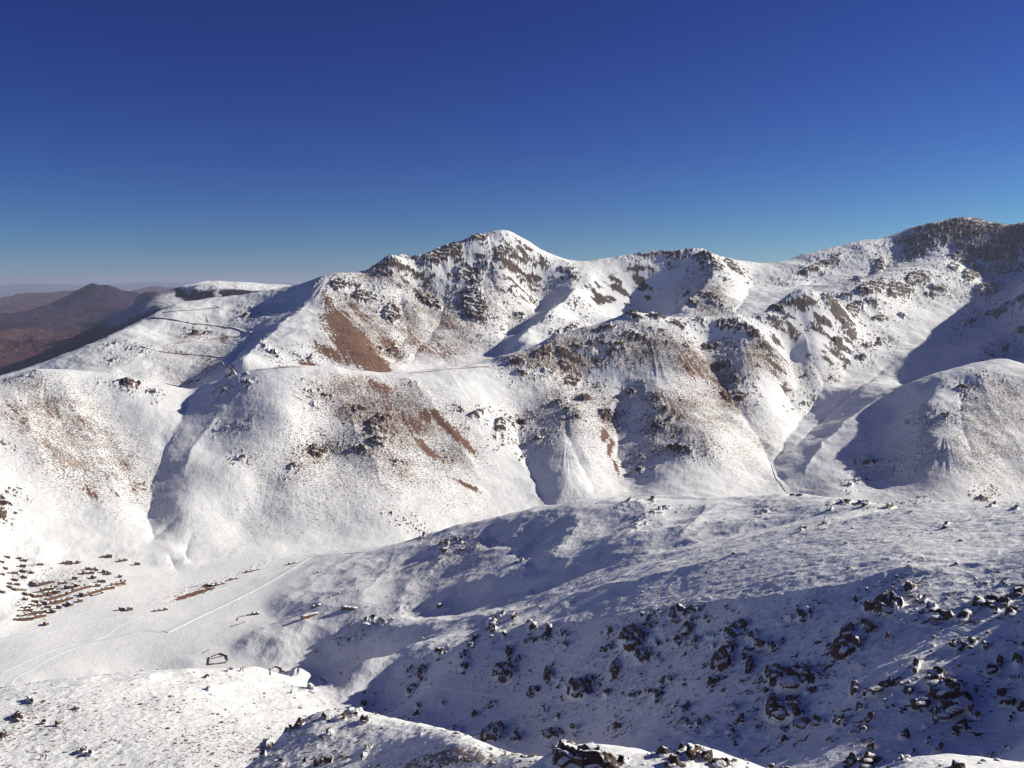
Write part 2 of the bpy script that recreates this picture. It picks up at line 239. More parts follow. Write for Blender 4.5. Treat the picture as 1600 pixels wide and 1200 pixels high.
(1368,1082,20,9,-15,.7),(1385,1072,8,5,0,.8),(1420,1082,9,9,0,.8),(1335,1080,10,10,0,.7),(1350,1085,5,8,0,.7),(1370,1100,18,5,0,.5),(1253,1134,17,9,0,1.1),(1278,1132,14,7,0,.7),(1310,1130,12,10,0,1),(1345,1107,9,4,0,.7),(1358,1125,8,6,0,.9),(1350,1140,8,5,0,.8),(1330,1145,5,5,0,.7),(1412,1152,10,5,10,1),(1445,1140,7,6,0,.8),(1500,1142,12,7,0,.95),(1490,1148,8,5,0,.8),
(1528,1122,7,4,0,.9),(1578,1126,4,7,0,.9),(1450,1160,6,5,0,.8),(1360,1173,9,5,0,.8),(1357,1190,14,6,-30,.9),(1330,1192,9,6,0,.8),(1390,1175,6,3,0,.6),(1575,1172,5,3,0,.7),(1600,1010,10,10,0,.6),(1598,1110,8,5,0,.7),(1265,1085,12,4,-10,.6),(1290,1080,10,4,0,.5),(1595,1060,5,10,0,.5),(1220,1160,10,5,0,.8),(1203,1178,6,3,0,.6),
(1200,1085,7,3,0,.8),(1345,1045,8,3,0,.6),(1387,1000,4,3,0,.9),(1335,946,3,3,0,1),(1437,1095,26,14,0,.4),(1560,1010,26,14,0,.35),(1270,1015,14,6,0,0.2),
# knolls below the viewpoint
(421,1165,6,11,20,1.1),(410,1182,8,5,-20,.9),(467,1132,8,5,-35,.9),(450,1144,9,3,-20,.6),(514,1146,4,3,0,.9),(508,1124,8,3,0,.8),(535,1122,7,2,0,.8),(530,1124,12,3,5,.8),(568,1129,9,4,0,.95),(434,1196,9,5,0,1.1),(471,1196,5,3,0,1.1),(513,1190,8,4,0,1.1),(568,1183,4,3,0,.8),(497,1195,5,2,0,.9),(575,1171,5,2,0,.7),
(885,1188,26,14,0,1.05),(930,1198,30,10,0,1),(872,1172,10,6,0,.9),(905,1190,24,12,15,.95),(975,1190,14,6,0,.6),(1035,1180,14,5,0,.8),(1065,1172,8,5,0,.8),(1080,1183,10,9,0,1),(1105,1185,12,9,0,1),(1090,1175,9,5,0,.9),(1050,1195,14,6,0,.8),(1125,1196,20,6,0,.9),(1020,1192,12,7,0,.5),(1355,1202,14,6,0,.8),
(1463,1175,9,5,-10,1),(1470,1171,5,4,0,1.1),(1425,1178,6,3,0,.8),(1413,1189,10,3,0,.7),(1497,1199,12,4,0,.9),(1550,1183,5,2,0,.7),(1450,1192,8,2,-10,.6),
# lit bench
(28,1126,12,5,12,1),(47,1099,7,3,30,.9),(90,1135,5,3,0,.9),(131,1175,7,4,0,1),(142,1178,5,4,0,1),(120,1112,7,2,15,.8),(68,1132,7,2,0,.8),(5,1150,8,6,10,.9),(65,1187,8,2,10,.8),(360,1058,6,2,0,.9),(378,1055,5,2,0,.7),(323,1065,5,2,0,.9),(328,1084,6,3,0,.9),(460,1090,6,3,0,.9),(485,1081,6,2,0,.9),(489,1083,5,3,0,.7)]
SOIL = [(515,480,30,12,60,.75),(530,508,40,24,52,1.05),(553,538,55,28,50,1.3),(582,564,38,20,42,1.3),(520,555,42,14,30,.95),(605,540,34,12,48,.75),(560,490,36,9,50,.8),(490,540,24,14,45,.5),(480,570,24,7,20,.8),(655,540,34,14,32,.62),(690,548,40,20,35,.6),(700,508,30,10,50,.6),(640,510,40,10,45,.35),
(590,603,44,14,28,.75),(618,640,40,18,38,.6),(550,600,26,9,20,.5),(665,652,20,12,40,.9),(712,682,52,8,44,1.15),(690,660,34,9,44,.9),(645,665,30,16,40,.75),(672,706,22,7,34,1.1),(733,760,27,5,32,1.1),(705,747,10,4,10,.7),(655,690,26,8,42,.7),(600,665,36,26,30,.5),(640,600,30,12,20,.5),(600,720,60,20,20,.35),(760,640,30,6,20,.4),
(950,650,14,12,0,.9),(945,682,7,14,10,1.05),(953,700,6,16,8,1),(963,732,4,20,-18,.85),(900,590,16,20,10,.45),(940,620,30,20,20,.4),(880,620,26,20,0,.4),(1085,575,50,22,42,.72),(1120,600,34,12,48,.7),(1135,622,22,10,50,.9),(1060,640,46,14,40,.55),(1105,690,44,12,38,.5),(1210,575,34,5,52,.95),(1230,605,16,4,52,.95),(1190,560,22,10,45,.6),(1305,545,14,3,50,.7),
(1225,640,30,20,60,.35),(1150,540,30,14,20,.5),(1010,600,30,16,20,.35),(1590,700,30,16,40,.35),(1540,680,40,20,35,.3),(205,602,26,9,8,.7),(60,600,14,20,-30,.4),(30,650,40,28,40,.5),(72,690,9,26,-28,.6),(80,640,40,12,38,.5),(120,660,50,12,40,.4),(215,760,18,20,20,.65),(195,725,8,16,-35,.6),(142,770,30,7,42,.6),(178,770,16,4,42,.6),(20,700,40,12,30,.5),(110,720,50,10,42,.35),
(60,765,50,5,0,.35),(240,630,10,6,0,.5),(5,806,8,16,0,.9),(325,570,14,30,-20,.55),(262,580,18,20,20,.35),(298,600,22,7,5,.65),(350,530,9,10,0,.8),(305,525,40,4,-12,.75),(270,552,36,4,5,.5),(345,512,40,4,5,.5),(320,500,12,12,0,.4),(28,1127,13,6,12,.8),(252,944,14,2,-18,1.0),(299,930,31,3.2,-18,1.5),(330,915,14,3,-18,1),(880,1195,34,14,0,.5),(430,560,40,8,25,.25),(550,866,16,1.5,-3,1)]
DENS = [ # density of thorn cushions and stones poking through the snow
(110,680,170,80,35,.60),(60,640,90,40,30,.4),(150,760,60,30,40,.35),(560,720,190,90,0,.42),(600,640,140,60,20,.62),(680,690,90,60,40,.5),(700,780,120,40,20,.3),(450,800,120,50,0,.18),(900,640,110,80,0,.42),(1090,640,110,90,30,.55),(1060,560,120,40,10,.55),(1180,700,60,50,40,.4),(960,700,90,50,0,.3),(1200,560,50,60,50,.6),
(1280,580,50,50,40,.3),(1500,690,140,80,20,.42),(1560,640,70,70,40,.5),(1400,740,80,30,0,.3),(1350,700,60,40,-40,.25),(560,520,90,60,40,.6),(680,520,90,60,30,.55),(800,470,60,70,20,.35),(860,560,80,30,0,.6),(900,520,60,30,-30,.5),(620,440,110,20,10,.5),(1110,470,40,40,30,.6),(990,450,70,40,0,.12),(300,560,90,50,0,.4),(180,560,90,20,-20,.3),(420,480,90,25,0,.22),
(360,640,60,40,0,.3),(720,880,120,30,-15,.35),(620,920,60,40,0,.3),(900,830,160,40,0,.25),(1100,1000,500,140,-10,.16),(1400,650,60,50,0,.2),(160,1130,260,60,0,.32),(330,1160,120,40,0,.4),(700,1185,110,20,0,.7),(120,1160,160,40,0,.28),(90,900,100,50,0,.12),(300,900,70,14,-15,.3),(1300,870,300,40,-10,.12)]

def field(blobs, soft):
    M = np.zeros(X.shape, np.float32)
    for (px, py, a, b, ang, s) in blobs:
        c = cast(px, py)
        if c is None or c[1] > 5000: c = cast(px, py + b*.6)
        if c is None or c[1] > 5000: continue
        D = c[1]; ca, sa = math.cos(math.radians(ang)), math.sin(math.radians(ang)); vec = []
        for (r, dx, dy) in ((a, ca, sa), (b, -sa, ca)):
            best = None
            for sg in (1, -1):
                for f in (1, .4):
                    q = cast(px + sg*dx*r*f, py + sg*dy*r*f)
                    if q is None: continue
                    v = (q[:2] - c[:2]) * sg / f
                    if best is None or np.hypot(*v) < np.hypot(*best): best = v
            if best is None: best = np.array([dx, -dy*3]) * r * D / FPX
            L = np.hypot(*best); mx = 7 * r * D / FPX
            if L > mx: best = best * mx / L
            vec.append(best)
        Mx = np.array(vec).T
        if abs(np.linalg.det(Mx)) < .02*np.hypot(*vec[0])*np.hypot(*vec[1]):
            Mx = Mx + np.array([[0, 1], [1, 0]]) * 2
        I = np.linalg.inv(Mx); ext = (np.abs(Mx).sum(1)) * (1 + soft) + 5
        i0, i1 = int(iv(max(45, c[1]-ext[1]))), int(iv(min(5400, c[1]+ext[1])))+2
        dn = max(45, c[1]-ext[1]); us = [(c[0]-ext[0])/dn, (c[0]+ext[0])/dn, (c[0]-ext[0])/(c[1]+ext[1]), (c[0]+ext[0])/(c[1]+ext[1])]
        j0, j1 = int(iu(min(us))), int(iu(max(us)))+2
        dx, dy = X[i0:i1, j0:j1]-c[0], Y[i0:i1, j0:j1]-c[1]
        p, q = I[0,0]*dx+I[0,1]*dy, I[1,0]*dx+I[1,1]*dy
        r = np.sqrt(p*p + q*q)
        m = s*np.clip(1 - (r - 1 + soft*.5)/soft, 0, 1)*np.clip(1.15-.25*r, 0, 1)
        M[i0:i1, j0:j1] = np.maximum(M[i0:i1, j0:j1], m)
    return M

mrock = field(ROCK, .8); msoil = field(SOIL, 1.3); mden = field(DENS, 1.0); mvil = field([(40,900,50,26,0,1),(110,905,60,20,-10,.8),(55,950,40,22,-15,1),(160,880,30,14,0,.4),(300,925,60,12,-17,.9),(380,895,60,8,-22,.7)], .9)
Yf = Y.astype(np.float32); AS = Yf**.6

Z0 = Z.copy(); XS, YS = X + .6*Z0, Y + .9*Z0      # sheared so that texture is not drawn out on steep faces
def slopes(Zm):
    Zu = np.gradient(Zm, U, axis=1); Zv = np.gradient(Zm, V, axis=0)
    gx = Zu / Y; gy = Zv / Y - U[None,:] * gx
    return gx.astype(np.float32), gy.astype(np.float32)
n_mid = fbm(XS, YS, 60, 4, 11); n_fin = fbm(XS, YS, 14, 3, 31); n_big = fbm(X, Y, 420, 3, 51)
gx, gy = slopes(Z)
sl0 = np.hypot(gx, gy)

def lic(src, step, n):
    """average a noise down the fall line"""
    dx, dy = -gx/(sl0+1e-4), -gy/(sl0+1e-4)
    x, y = X.astype(np.float32).copy(), Yf.copy(); acc = src.copy()
    iuT = np.linspace(U[0], U[-1], 8000); iuV = np.interp(iuT, U, np.arange(len(U))).astype(np.int32); ku = 7999/(U[-1]-U[0])
    ivT = np.linspace(V[0], V[-1], 20000); ivV = np.interp(ivT, V, np.arange(len(V))).astype(np.int32); kv = 19999/(V[-1]-V[0])
    j = np.broadcast_to(np.arange(len(U), dtype=np.int32), X.shape); i = np.broadcast_to(np.arange(len(V), dtype=np.int32)[:,None], X.shape)
    for k in range(n):
        x += dx[i, j]*step; y += dy[i, j]*step
        np.clip(y, 41, 5590, out=y)
        j = iuV[np.clip(((x/y - U[0])*ku).astype(np.int32), 0, 7999)]
        i = ivV[np.clip(((np.log(y) - V[0])*kv).astype(np.int32), 0, 19999)]
        acc += src[i, j]
    return acc / math.sqrt(n+1)
strA = lic(fbm(X, Y, 9, 2, 71), 7, 18); strA /= strA.std()
strB = lic(fbm(X, Y, 55, 2, 81), 22, 16); strB /= strB.std()
print('streaks done')

far = sstep(300, 1200, Yf)
def crease(pl, h, wd):
    """a sharp valley (h<0) or rib (h>0) along a surveyed line; the flanks die away over wd metres"""
    global Z
    q = []
    for a, b in zip(pl[:-1], pl[1:]):
        n_ = max(1, int(math.hypot(b[0]-a[0], b[1]-a[1])/10))
        for i in range(n_): q.append(cast(a[0]+(b[0]-a[0])*i/n_, a[1]+(b[1]-a[1])*i/n_, Z0/Y))
    q.append(cast(*pl[-1], Z0/Y)); q = [a for a in q if a is not None]
    k = [q[0]]
    for a in q[1:]:
        if abs(a[1]-k[-1][1]) < 220: k.append(a)
    k = np.array(k)[:, :2]
    for _ in range(2): k[1:-1] = .25*k[:-2]+.5*k[1:-1]+.25*k[2:]
    XW, YW = X + wd*.55*wob1, Y + wd*.55*wob2; E_ = np.zeros(X.shape, np.float32); L = np.concatenate([[0], np.cumsum(np.hypot(*np.diff(k, axis=0).T))])
    for a, b, la, lb in zip(k[:-1], k[1:], L[:-1], L[1:]):
        r_ = 4.2*wd; y0, y1 = max(45, min(a[1], b[1])-r_), min(5400, max(a[1], b[1])+r_); x0, x1 = min(a[0], b[0])-r_, max(a[0], b[0])+r_
        i0, i1 = int(iv(y0)), int(iv(y1))+2; us = [x0/y0, x0/y1, x1/y0, x1/y1]; j0, j1 = int(iu(min(us))), int(iu(max(us)))+2
        dx, dy = XW[i0:i1, j0:j1]-a[0], YW[i0:i1, j0:j1]-a[1]; vx, vy = b-a; l2 = vx*vx+vy*vy+1e-6
        t_ = np.clip((dx*vx+dy*vy)/l2, 0, 1); d = np.hypot(dx-t_*vx, dy-t_*vy)
        tp = np.clip(np.minimum((la+t_*(lb-la))/60+.25, (L[-1]-la-t_*(lb-la))/60+.25), 0, 1)
        E_[i0:i1, j0:j1] = np.maximum(E_[i0:i1, j0:j1], tp*np.exp(-d/wd)*sstep(4.2*wd, 3*wd, d))
    Z = Z + h*E_
wob1 = fbm(X, Y, 90, 4, 901, .55); wob2 = fbm(X, Y, 90, 4, 911, .55)
for pl, h, wd in (
    ([(300,612),(275,662),(250,715),(236,760),(230,795),(236,825),(252,850)], -9, 40), ([(262,860),(272,880),(276,892)], -5, 14),
    ([(300,830),(285,855),(300,880)], -5, 16), ([(285,800),(262,820),(240,835)], -5, 16),
    ([(812,640),(813,690),(822,725),(842,765),(858,790)], -10, 28), ([(972,590),(964,655),(966,705),(978,750)], -10, 28), ([(900,600),(880,660),(905,720),(930,770)], -6, 22),
    ([(1085,530),(1125,590),(1155,640),(1195,700),(1230,760)], -10, 28), ([(1204,556),(1225,600),(1242,640)], -12, 22), ([(1265,560),(1290,600),(1262,640),(1235,675),(1213,712),(1205,730)], -9, 24),
    ([(1400,560),(1340,610),(1275,665),(1240,700)], -6, 22), ([(1395,612),(1330,656),(1285,700),(1256,745)], 10, 24),
    ([(515,446),(480,480),(440,512),(400,547),(368,582)], 9, 44), ([(935,432),(900,460),(870,486),(832,520),(795,553)], 16, 40), ([(1098,396),(1124,420),(1104,450),(1075,480),(1048,500)], 16, 40),
    ([(690,398),(700,440),(690,500),(640,565)], -11, 30), ([(775,390),(765,440),(800,500),(775,550)], -10, 30), ([(640,415),(625,460),(640,520),(610,570)], -9, 26), ([(1180,430),(1165,465),(1150,490)], -10, 30),
    ([(1300,400),(1270,440),(1225,455)], -8, 30), ([(1420,375),(1380,420),(1330,440)], -8, 30), ([(1500,360),(1470,395),(1420,415)], 9, 34),
    ([(1330,490),(1336,540),(1318,590)], -9, 24), ([(1475,584),(1455,625),(1440,680),(1405,740),(1380,785)], 4, 34), ([(1530,580),(1545,640),(1590,700),(1610,760)], 5, 32), ([(1510,590),(1500,650),(1520,720)], -7, 28),
    ([(120,590),(150,650),(190,720),(215,780)], -3, 26), ([(60,600),(95,660),(130,730),(150,800)], -4, 26), ([(90,590),(130,660),(165,730),(185,790)], 3, 26), ([(20,610),(50,680),(80,750)], 5, 22),
    ([(600,988),(700,983),(790,972),(860,955),(930,937),(1000,916),(1060,902),(1120,886),(1200,862),(1290,836),(1380,812),(1430,798)], 8, 55), ([(640,965),(740,948),(820,925),(900,900),(1000,867),(1100,842),(1200,820),(1300,806)], -9, 50),
    ([(700,1040),(800,1000),(880,990),(980,972),(1080,957),(1180,950),(1280,935),(1400,905),(1560,880)], 7, 34), ([(1275,945),(1180,1005),(1080,1070),(960,1120)], 4, 20), ([(1000,1000),(900,1055),(800,1095)], 4, 20), ([(1500,1000),(1380,1050),(1260,1110)], 3, 16), ([(1130,960),(1060,1010),(960,1060),(850,1110)], -4, 18),
    ([(760,830),(820,870),(860,900)], -5, 30), ([(900,800),(900,840),(860,880)], 6, 34), ([(1000,785),(1010,820),(960,860)], 5, 34), ([(1110,790),(1100,815),(1050,845)], 5, 30), ([(700,850),(690,890),(640,930)], 6, 34), ([(620,860),(600,900),(560,940)], 4, 34),
    ([(395,528),(365,560),(340,598)], -9, 22), ([(520,600),(560,680),(600,760)], 5, 30), ([(640,590),(700,670),(750,750)], 6, 26), ([(350,640),(300,700),(285,750)], 5, 22)):
    crease(pl, h, wd)
steep = sstep(.25, .6, sl0)
valley = sstep(1240, 1300, Yf)*(1-sstep(1800, 1880, Yf))*(1-sstep(.10, .22, sl0))
quiet = 1 - .93*valley
Z = Z + valley*(1.6*fbm(X, Y, 110, 3, 15) )
spur = sstep(800, 1050, Yf)*(1-sstep(1780, 1900, Yf))*quiet
kk = sstep(900, 1900, Yf)
Z = Z + quiet*(.030*AS*fbm(X, Y, 130, 3, 5) + .022*AS*n_mid)
Z = Z + spur*(6.5*fbm(X, Y, 170, 2, 7, .45, True) + 1.6*fbm(X, Y, 60, 2, 8, .5, True))
up = np.maximum(sstep(2450, 2750, Yf), sstep(760, 860, (U*1415+800)[None,:].astype(np.float32))*sstep(2050, 2250, Yf))   # the craggy high ground
strC = lic(fbm(X, Y, 120, 2, 85), 30, 14); strC /= strC.std()
Z = Z + up*(AS*.060*fbm(XS, YS, 300, 5, 301, .55, True)) + up*steep*AS*.014*(.8-np.minimum(np.abs(strC), 1.6))
Z = Z + AS*.003*strB*steep*far*(.35+.65*up) + AS*.0016*strA*steep*far*(.35+.65*up)
halo = field([(a, b, c*2.2+8, d*2.4+7, e, f*.8) for a, b, c, d, e, f in ROCK], 1.0)
n10 = fbm(XS, YS, 11, 3, 141, .6); n22 = fbm(XS, YS, 24, 3, 143, .55); n5 = fbm(XS, YS, 5.5, 2, 145, .6)
rockn = mrock + .05*kk + (.60*n22 + (.75-.20*kk)*n10)*(.75+.30*kk)
big = field([r_ for r_ in ROCK if r_[2]*r_[3] > 200 and r_[1] > 900], .7)
rk = sstep(.50, .66, rockn + .25*big)*sstep(.12, .32, mrock)
# loose rocks and small ledges round every outcrop
sp_r = sstep(.655, .77, .5 + 1.0*n10 + .35*n22 + .35*n_mid + .22*halo - .17)*sstep(.06, .35, halo)
calm = sstep(1290, 1200, Yf)*sstep(860, 820, (U*1415+800)[None,:].astype(np.float32)); sp_r = sp_r*(1-.8*calm)*(1-.35*(1-kk))
spz = sp_r*(1-rk)
rk = np.maximum(rk, sp_r*.55)
ridg = fbm(XS, YS, 46, 4, 91, .45, True); ridn = fbm(XS, YS, 15, 4, 95, .55, True)
crag = kk*ridg + (1-kk)*ridn
lift = sstep(.1, .75, mrock)
Z = Z + rk*AS*(.018+.012*kk) + lift*rk*AS*((.030+.010*kk)*crag + .010*n10) + lift*AS*(.022-.008*kk)*crag
Z = Z + kk*quiet*AS*.0032*fbm(XS, YS, 15, 3, 171, .6)
Z = Z + (1-kk)*big*AS*.055*(.7+.5*ridn)
Z = Z + (1-kk)*quiet*AS*.010*fbm(X, Y, 9, 3, 98)
th = AS*.095; ph = (Z0 + .22*X + 7*n22*kk + 3*n_fin)/th; fr = ph - np.floor(ph)      # tilted beds: steep risers, snowy treads
Z = Z + rk*lift*th*.66*(sstep(.0, .34, fr) - fr)
riser = 1 - sstep(.30, .55, fr)
dens = np.clip(1.22*mden*(1+.6*n_mid) + .16*sstep(.2,.6,sl0)*far + .08*strA*mden + .25*msoil + .30*halo, 0, 1.15)
Z = Z + dens*AS*.0042*n5*quiet
# wind-packed hummocks on the near shaded slopes
hum = (1-sstep(1500, 1800, Yf))*sstep(200, 420, Yf)*quiet
Z = Z + hum*(1-.75*sstep(650, 1000, Yf))*(1.1*fbm(X, Y, 26, 3, 120, .55, True)*sstep(-.3, .4, n_big+.3))
T = Z / Y
gx, gy = slopes(Z); sl = np.hypot(gx, gy)
# ledges hold snow, steep faces shed it
bare = sstep(.42, .80, sl + .45*n5 + .20*n_fin)
rock = rk*np.clip(bare*(.30+.85*riser) + .35*riser, 0, 1)
rock = np.maximum(rock, sp_r*.8*sstep(-.5, .3, n5+n10))
dk = field([(1520,344,50,7,3,1.3),(1578,350,30,7,5,1.3),(1470,350,30,6,-10,1.2),(1500,356,85,14,-6,1.2),(1588,366,40,18,0,1.2),(1430,372,40,9,-18,1),(1545,395,50,24,0,1),(1100,396,26,7,0,1),(1045,400,50,4,-5,.9),(610,412,34,8,-22,.8),(1250,466,26,7,5,.8),(990,494,20,6,0,.8)], .6)
PXG = (U*1415+800)[None,:].astype(np.float32); dk = np.maximum(dk, sstep(1440, 1480, PXG)*sstep(4340, 4420, Yf))
rock = np.maximum(rock, dk*sstep(-.35, .15, n10+.6*n5+.3*n22)*.9)
rock = np.maximum(rock, sstep(1.0, 1.4, sl)*sstep(-.1, .2, n_mid)*.9)
soiln = .98*msoil + .16*np.clip(strA, -2, 2) + .42*n_fin + .34*n5 + .15*n_mid
soil = sstep(.36, .86, soiln)*sstep(.08, .3, msoil)
rock = np.maximum(rock, mvil*sstep(.32, .5, n10+.5*n5)*.9); dens *= (1-.92*valley); dens = np.maximum(dens, .75*mvil*sstep(-.3, .3, n_mid+n_fin))
# ---------------------------------------------------------------- node helpers
def newmat(name):
    m = bpy.data.materials.new(name); m.use_nodes = True
    nt = m.node_tree; nt.nodes.clear(); return m, nt
class N:
    def __init__(s, nt): s.nt = nt
    def __call__(s, t, **k):
        n = s.nt.nodes.new(t)
        for a, b in k.items():
            if a.startswith('_'): n.inputs[a[1:].replace('_', ' ')].default_value = b
            else: setattr(n, a, b)
        return n
    def l(s, a, b): s.nt.links.new(a, b)
    def math(s, op, a, b=None, c=None):
        n = s.nt.nodes.new('ShaderNodeMath'); n.operation = op
        for i, v in enumerate((a, b, c)):
            if v is None: continue
            if isinstance(v, (int, float)): n.inputs[i].default_value = v
            else: s.nt.links.new(v, n.inputs[i])
        return n.outputs[0]
    def mr(s, x, a, b, c=0., d=1., sm=True):
        n = s.nt.nodes.new('ShaderNodeMapRange'); n.interpolation_type = 'SMOOTHSTEP' if sm else 'LINEAR'
        s.nt.links.new(x, n.inputs[0])
        for i, v in enumerate((a, b, c, d)):
            if isinstance(v, (int, float)): n.inputs[i+1].default_value = v
            else: s.nt.links.new(v, n.inputs[i+1])
        return n.outputs[0]
    def mix(s, f, a, b):
        n = s.nt.nodes.new('ShaderNodeMix'); n.data_type = 'RGBA'
        for i, v in ((0, f), (6, a), (7, b)):
            if isinstance(v, (int, float)): n.inputs[i].default_value = v
            elif isinstance(v, tuple): n.inputs[i].default_value = (*v, 1)
            else: s.nt.links.new(v, n.inputs[i])
        return n.outputs[2]
    def noise(s, vec, scale, detail=3, rough=.55):
        n = s.nt.nodes.new('ShaderNodeTexNoise'); n.inputs['Scale'].default_value = scale
        n.inputs['Detail'].default_value = detail; n.inputs['Roughness'].default_value = rough
        s.nt.links.new(vec, n.inputs['Vector']); return n.outputs['Fac']
    def attr(s, name):
        n = s.nt.nodes.new('ShaderNodeAttribute'); n.attribute_name = name; return n.outputs['Fac']
    def out(s, col, rough=.8, bump=None, spec=.3):
        b = s.nt.nodes.new('ShaderNodeBsdfPrincipled'); o = s.nt.nodes.new('ShaderNodeOutputMaterial')
        if isinstance(col, tuple): b.inputs['Base Color'].default_value = (*col, 1)
        else: s.nt.links.new(col, b.inputs['Base Color'])
        if isinstance(rough, float): b.inputs['Roughness'].default_value = rough
        else: s.nt.links.new(rough, b.inputs['Roughness'])
        b.inputs['Specular IOR Level'].default_value = spec
        if bump is not None: s.nt.links.new(bump, b.inputs['Normal'])
        s.nt.links.new(b.outputs[0], o.inputs[0]); return b
def bumpn(n, h, dist, strength=1.):
    b = n.nt.nodes.new('ShaderNodeBump'); b.inputs['Distance'].default_value = dist; b.inputs['Strength'].default_value = strength
    n.nt.links.new(h, b.inputs['Height']); return b.outputs[0]

SNOW = (.86, .868, .882)
def terrain_mat():
    m, nt = newmat('snow_rock_ground'); n = N(nt)
    pos = n('ShaderNodeNewGeometry').outputs['Position']
    f1 = n.noise(pos, .55, 3); f2 = n.noise(pos, .11, 4); f3 = n.noise(pos, .018, 3); f0 = n.noise(pos, 1.6, 2); fs = n.noise(pos, .24, 3, .6)
    rk = n.attr('rock'); so = n.attr('soil'); de = n.attr('tufts')
    # rock: dark, warm brown, with lighter weathered faces
    rockc = n.mix(n.mr(f2, .35, .68), (.034, .021, .019), (.095, .056, .042))
    rockc = n.mix(n.mr(f0, .45, .7, 0, .5), rockc, (.13, .085, .066))
    soilc = n.mix(n.mr(f2, .3, .7), (.14, .070, .050), (.225, .122, .085))
    soilc = n.mix(n.mr(f1, .52, .66, 0, .5), soilc, (.34, .25, .20))
    tuftc = n.mix(n.mr(f3, .4, .6), (.115, .070, .046), (.22, .14, .085))
    snowc = n.mix(n.mr(f3, .35, .65), (.80, .81, .83), SNOW)
    # thin snow: small stones and thorn cushions show through
    spk = n.math('ADD', n.math('MULTIPLY', f1, .30), n.math('MULTIPLY', fs, .70))
    thr = n.math('SUBTRACT', .655, n.math('MULTIPLY', de, .21))
    tf = n.mr(spk, thr, n.math('ADD', thr, .035))
    tf = n.math('MULTIPLY', tf, n.mr(de, .02, .12))
    c = n.mix(n.math('MULTIPLY', tf, .82), snowc, tuftc)
    sof = n.mr(n.math('ADD', so, n.math('ADD', n.math('MULTIPLY', n.math('SUBTRACT', f1, .5), 1.3), n.math('MULTIPLY', n.math('SUBTRACT', fs, .5), 1.2))), .32, .62)
    c = n.mix(sof, c, soilc)
    rf = n.mr(n.math('ADD', rk, n.math('ADD', n.math('MULTIPLY', n.math('SUBTRACT', f1, .5), 1.0), n.math('MULTIPLY', n.math('SUBTRACT', fs, .5), 1.3))), .38, .6)
    c = n.mix(rf, c, rockc)
    h = n.math('ADD', n.math('MULTIPLY', f1, .8), n.math('ADD', n.math('MULTIPLY', f2, 2.5), n.math('MULTIPLY', fs, 1.4)))
    hr = n.math('MULTIPLY', h, n.math('ADD', .35, n.math('ADD', n.math('MULTIPLY', rf, .8), n.math('MULTIPLY', de, .5))))
    n.out(c, .75, bumpn(n, hr, 1.0, .8), .2)
    return m
TERR = terrain_mat()

def tag(o, label=None, cat=None, group=None, kind=None):
    if label: o['label'] = label
    if cat: o['category'] = cat
    if group: o['group'] = group
    if kind: o['kind'] = kind
    return o

def mesh_np(name, co, faces, mat, attrs=None, smooth=True, kind='structure', link=True):
    me = bpy.data.meshes.new(name)
    k = faces.shape[1]
    me.vertices.add(len(co)); me.vertices.foreach_set('co', np.ascontiguousarray(co, np.float32).ravel())
    me.loops.add(faces.size); me.loops.foreach_set('vertex_index', np.ascontiguousarray(faces, np.int32).ravel())
    me.polygons.add(len(faces)); me.polygons.foreach_set('loop_start', np.arange(0, faces.size, k, dtype=np.int32))
    me.polygons.foreach_set('loop_total', np.full(len(faces), k, np.int32))
    me.polygons.foreach_set('use_smooth', np.full(len(faces), smooth, bool))
    for a, v in (attrs or {}).items():
        at = me.attributes.new(a, 'FLOAT', 'POINT'); at.data.foreach_set('value', np.ascontiguousarray(v, np.float32).ravel())
    me.update(); me.validate(); me.materials.append(mat)
    o = bpy.data.objects.new(name, me)
    if link: COL.objects.link(o)
    if kind: o['kind'] = kind
    return o

nV, nU = X.shape
co = np.stack([X, Y, Z + ZC], -1).reshape(-1, 3)
idx = np.arange(nV*nU, dtype=np.int32).reshape(nV, nU)
quads = np.stack([idx[:-1,:-1], idx[:-1,1:], idx[1:,1:], idx[1:,:-1]], -1)
# which landform each face belongs to, by foot and dip lines on the plan
pxc = U*1415 + 800
def Lm(l): return np.interp(pxc, [a for a, b in l], [b for a, b in l])
l_near = Lm([(-600,330),(300,400),(400,470),(830,330),(850,240),(1200,235),(1600,200),(2500,200)])
l_knoll = Lm([(-600,500),(380,640),(440,700),(530,770),(700,660),(830,520),(860,250),(1250,240),(2600,210)])
l_bench = Lm([(-600,1060),(0,1080),(200,1120),(400,1235),(475,1290),(540,1130),(700,790),(830,560),(860,300),(2600,210)])
l_slope = Lm([(-600,1060),(0,1080),(200,1120),(400,1235),(475,1290),(482,1880),(700,1950),(900,1900),(1100,1950),(1230,2060),(1300,1620),(1400,1300),(1600,1050),(2600,1000)])
l_floor = Lm([(-600,1600),(0,1770),(150,1800),(278,1795),(480,1880),(700,1960),(900,1955),(1100,2090),(1237,2230),(1300,1700),(1400,1400),(1600,1150),(2600,1100)])
l_hill = Lm([(-600,2540),(0,2540),(300,2580),(400,2620),(600,2760),(800,3060),(1000,3280),(1180,3320),(1262,2830),(1300,2780),(1400,2800),(1600,2640),(2600,2500)])
Yc = .5*(Y[:-1,:-1]+Y[1:,1:]); P2 = pxc[None,:-1]
zone = np.zeros(Yc.shape, int)                                          # 0 near knolls
for k, l in enumerate((l_knoll, l_bench, l_slope, l_floor, l_hill)):
    zone[Yc > l[None,:-1]] = k+1
nearz = Yc < l_near[None,:-1]
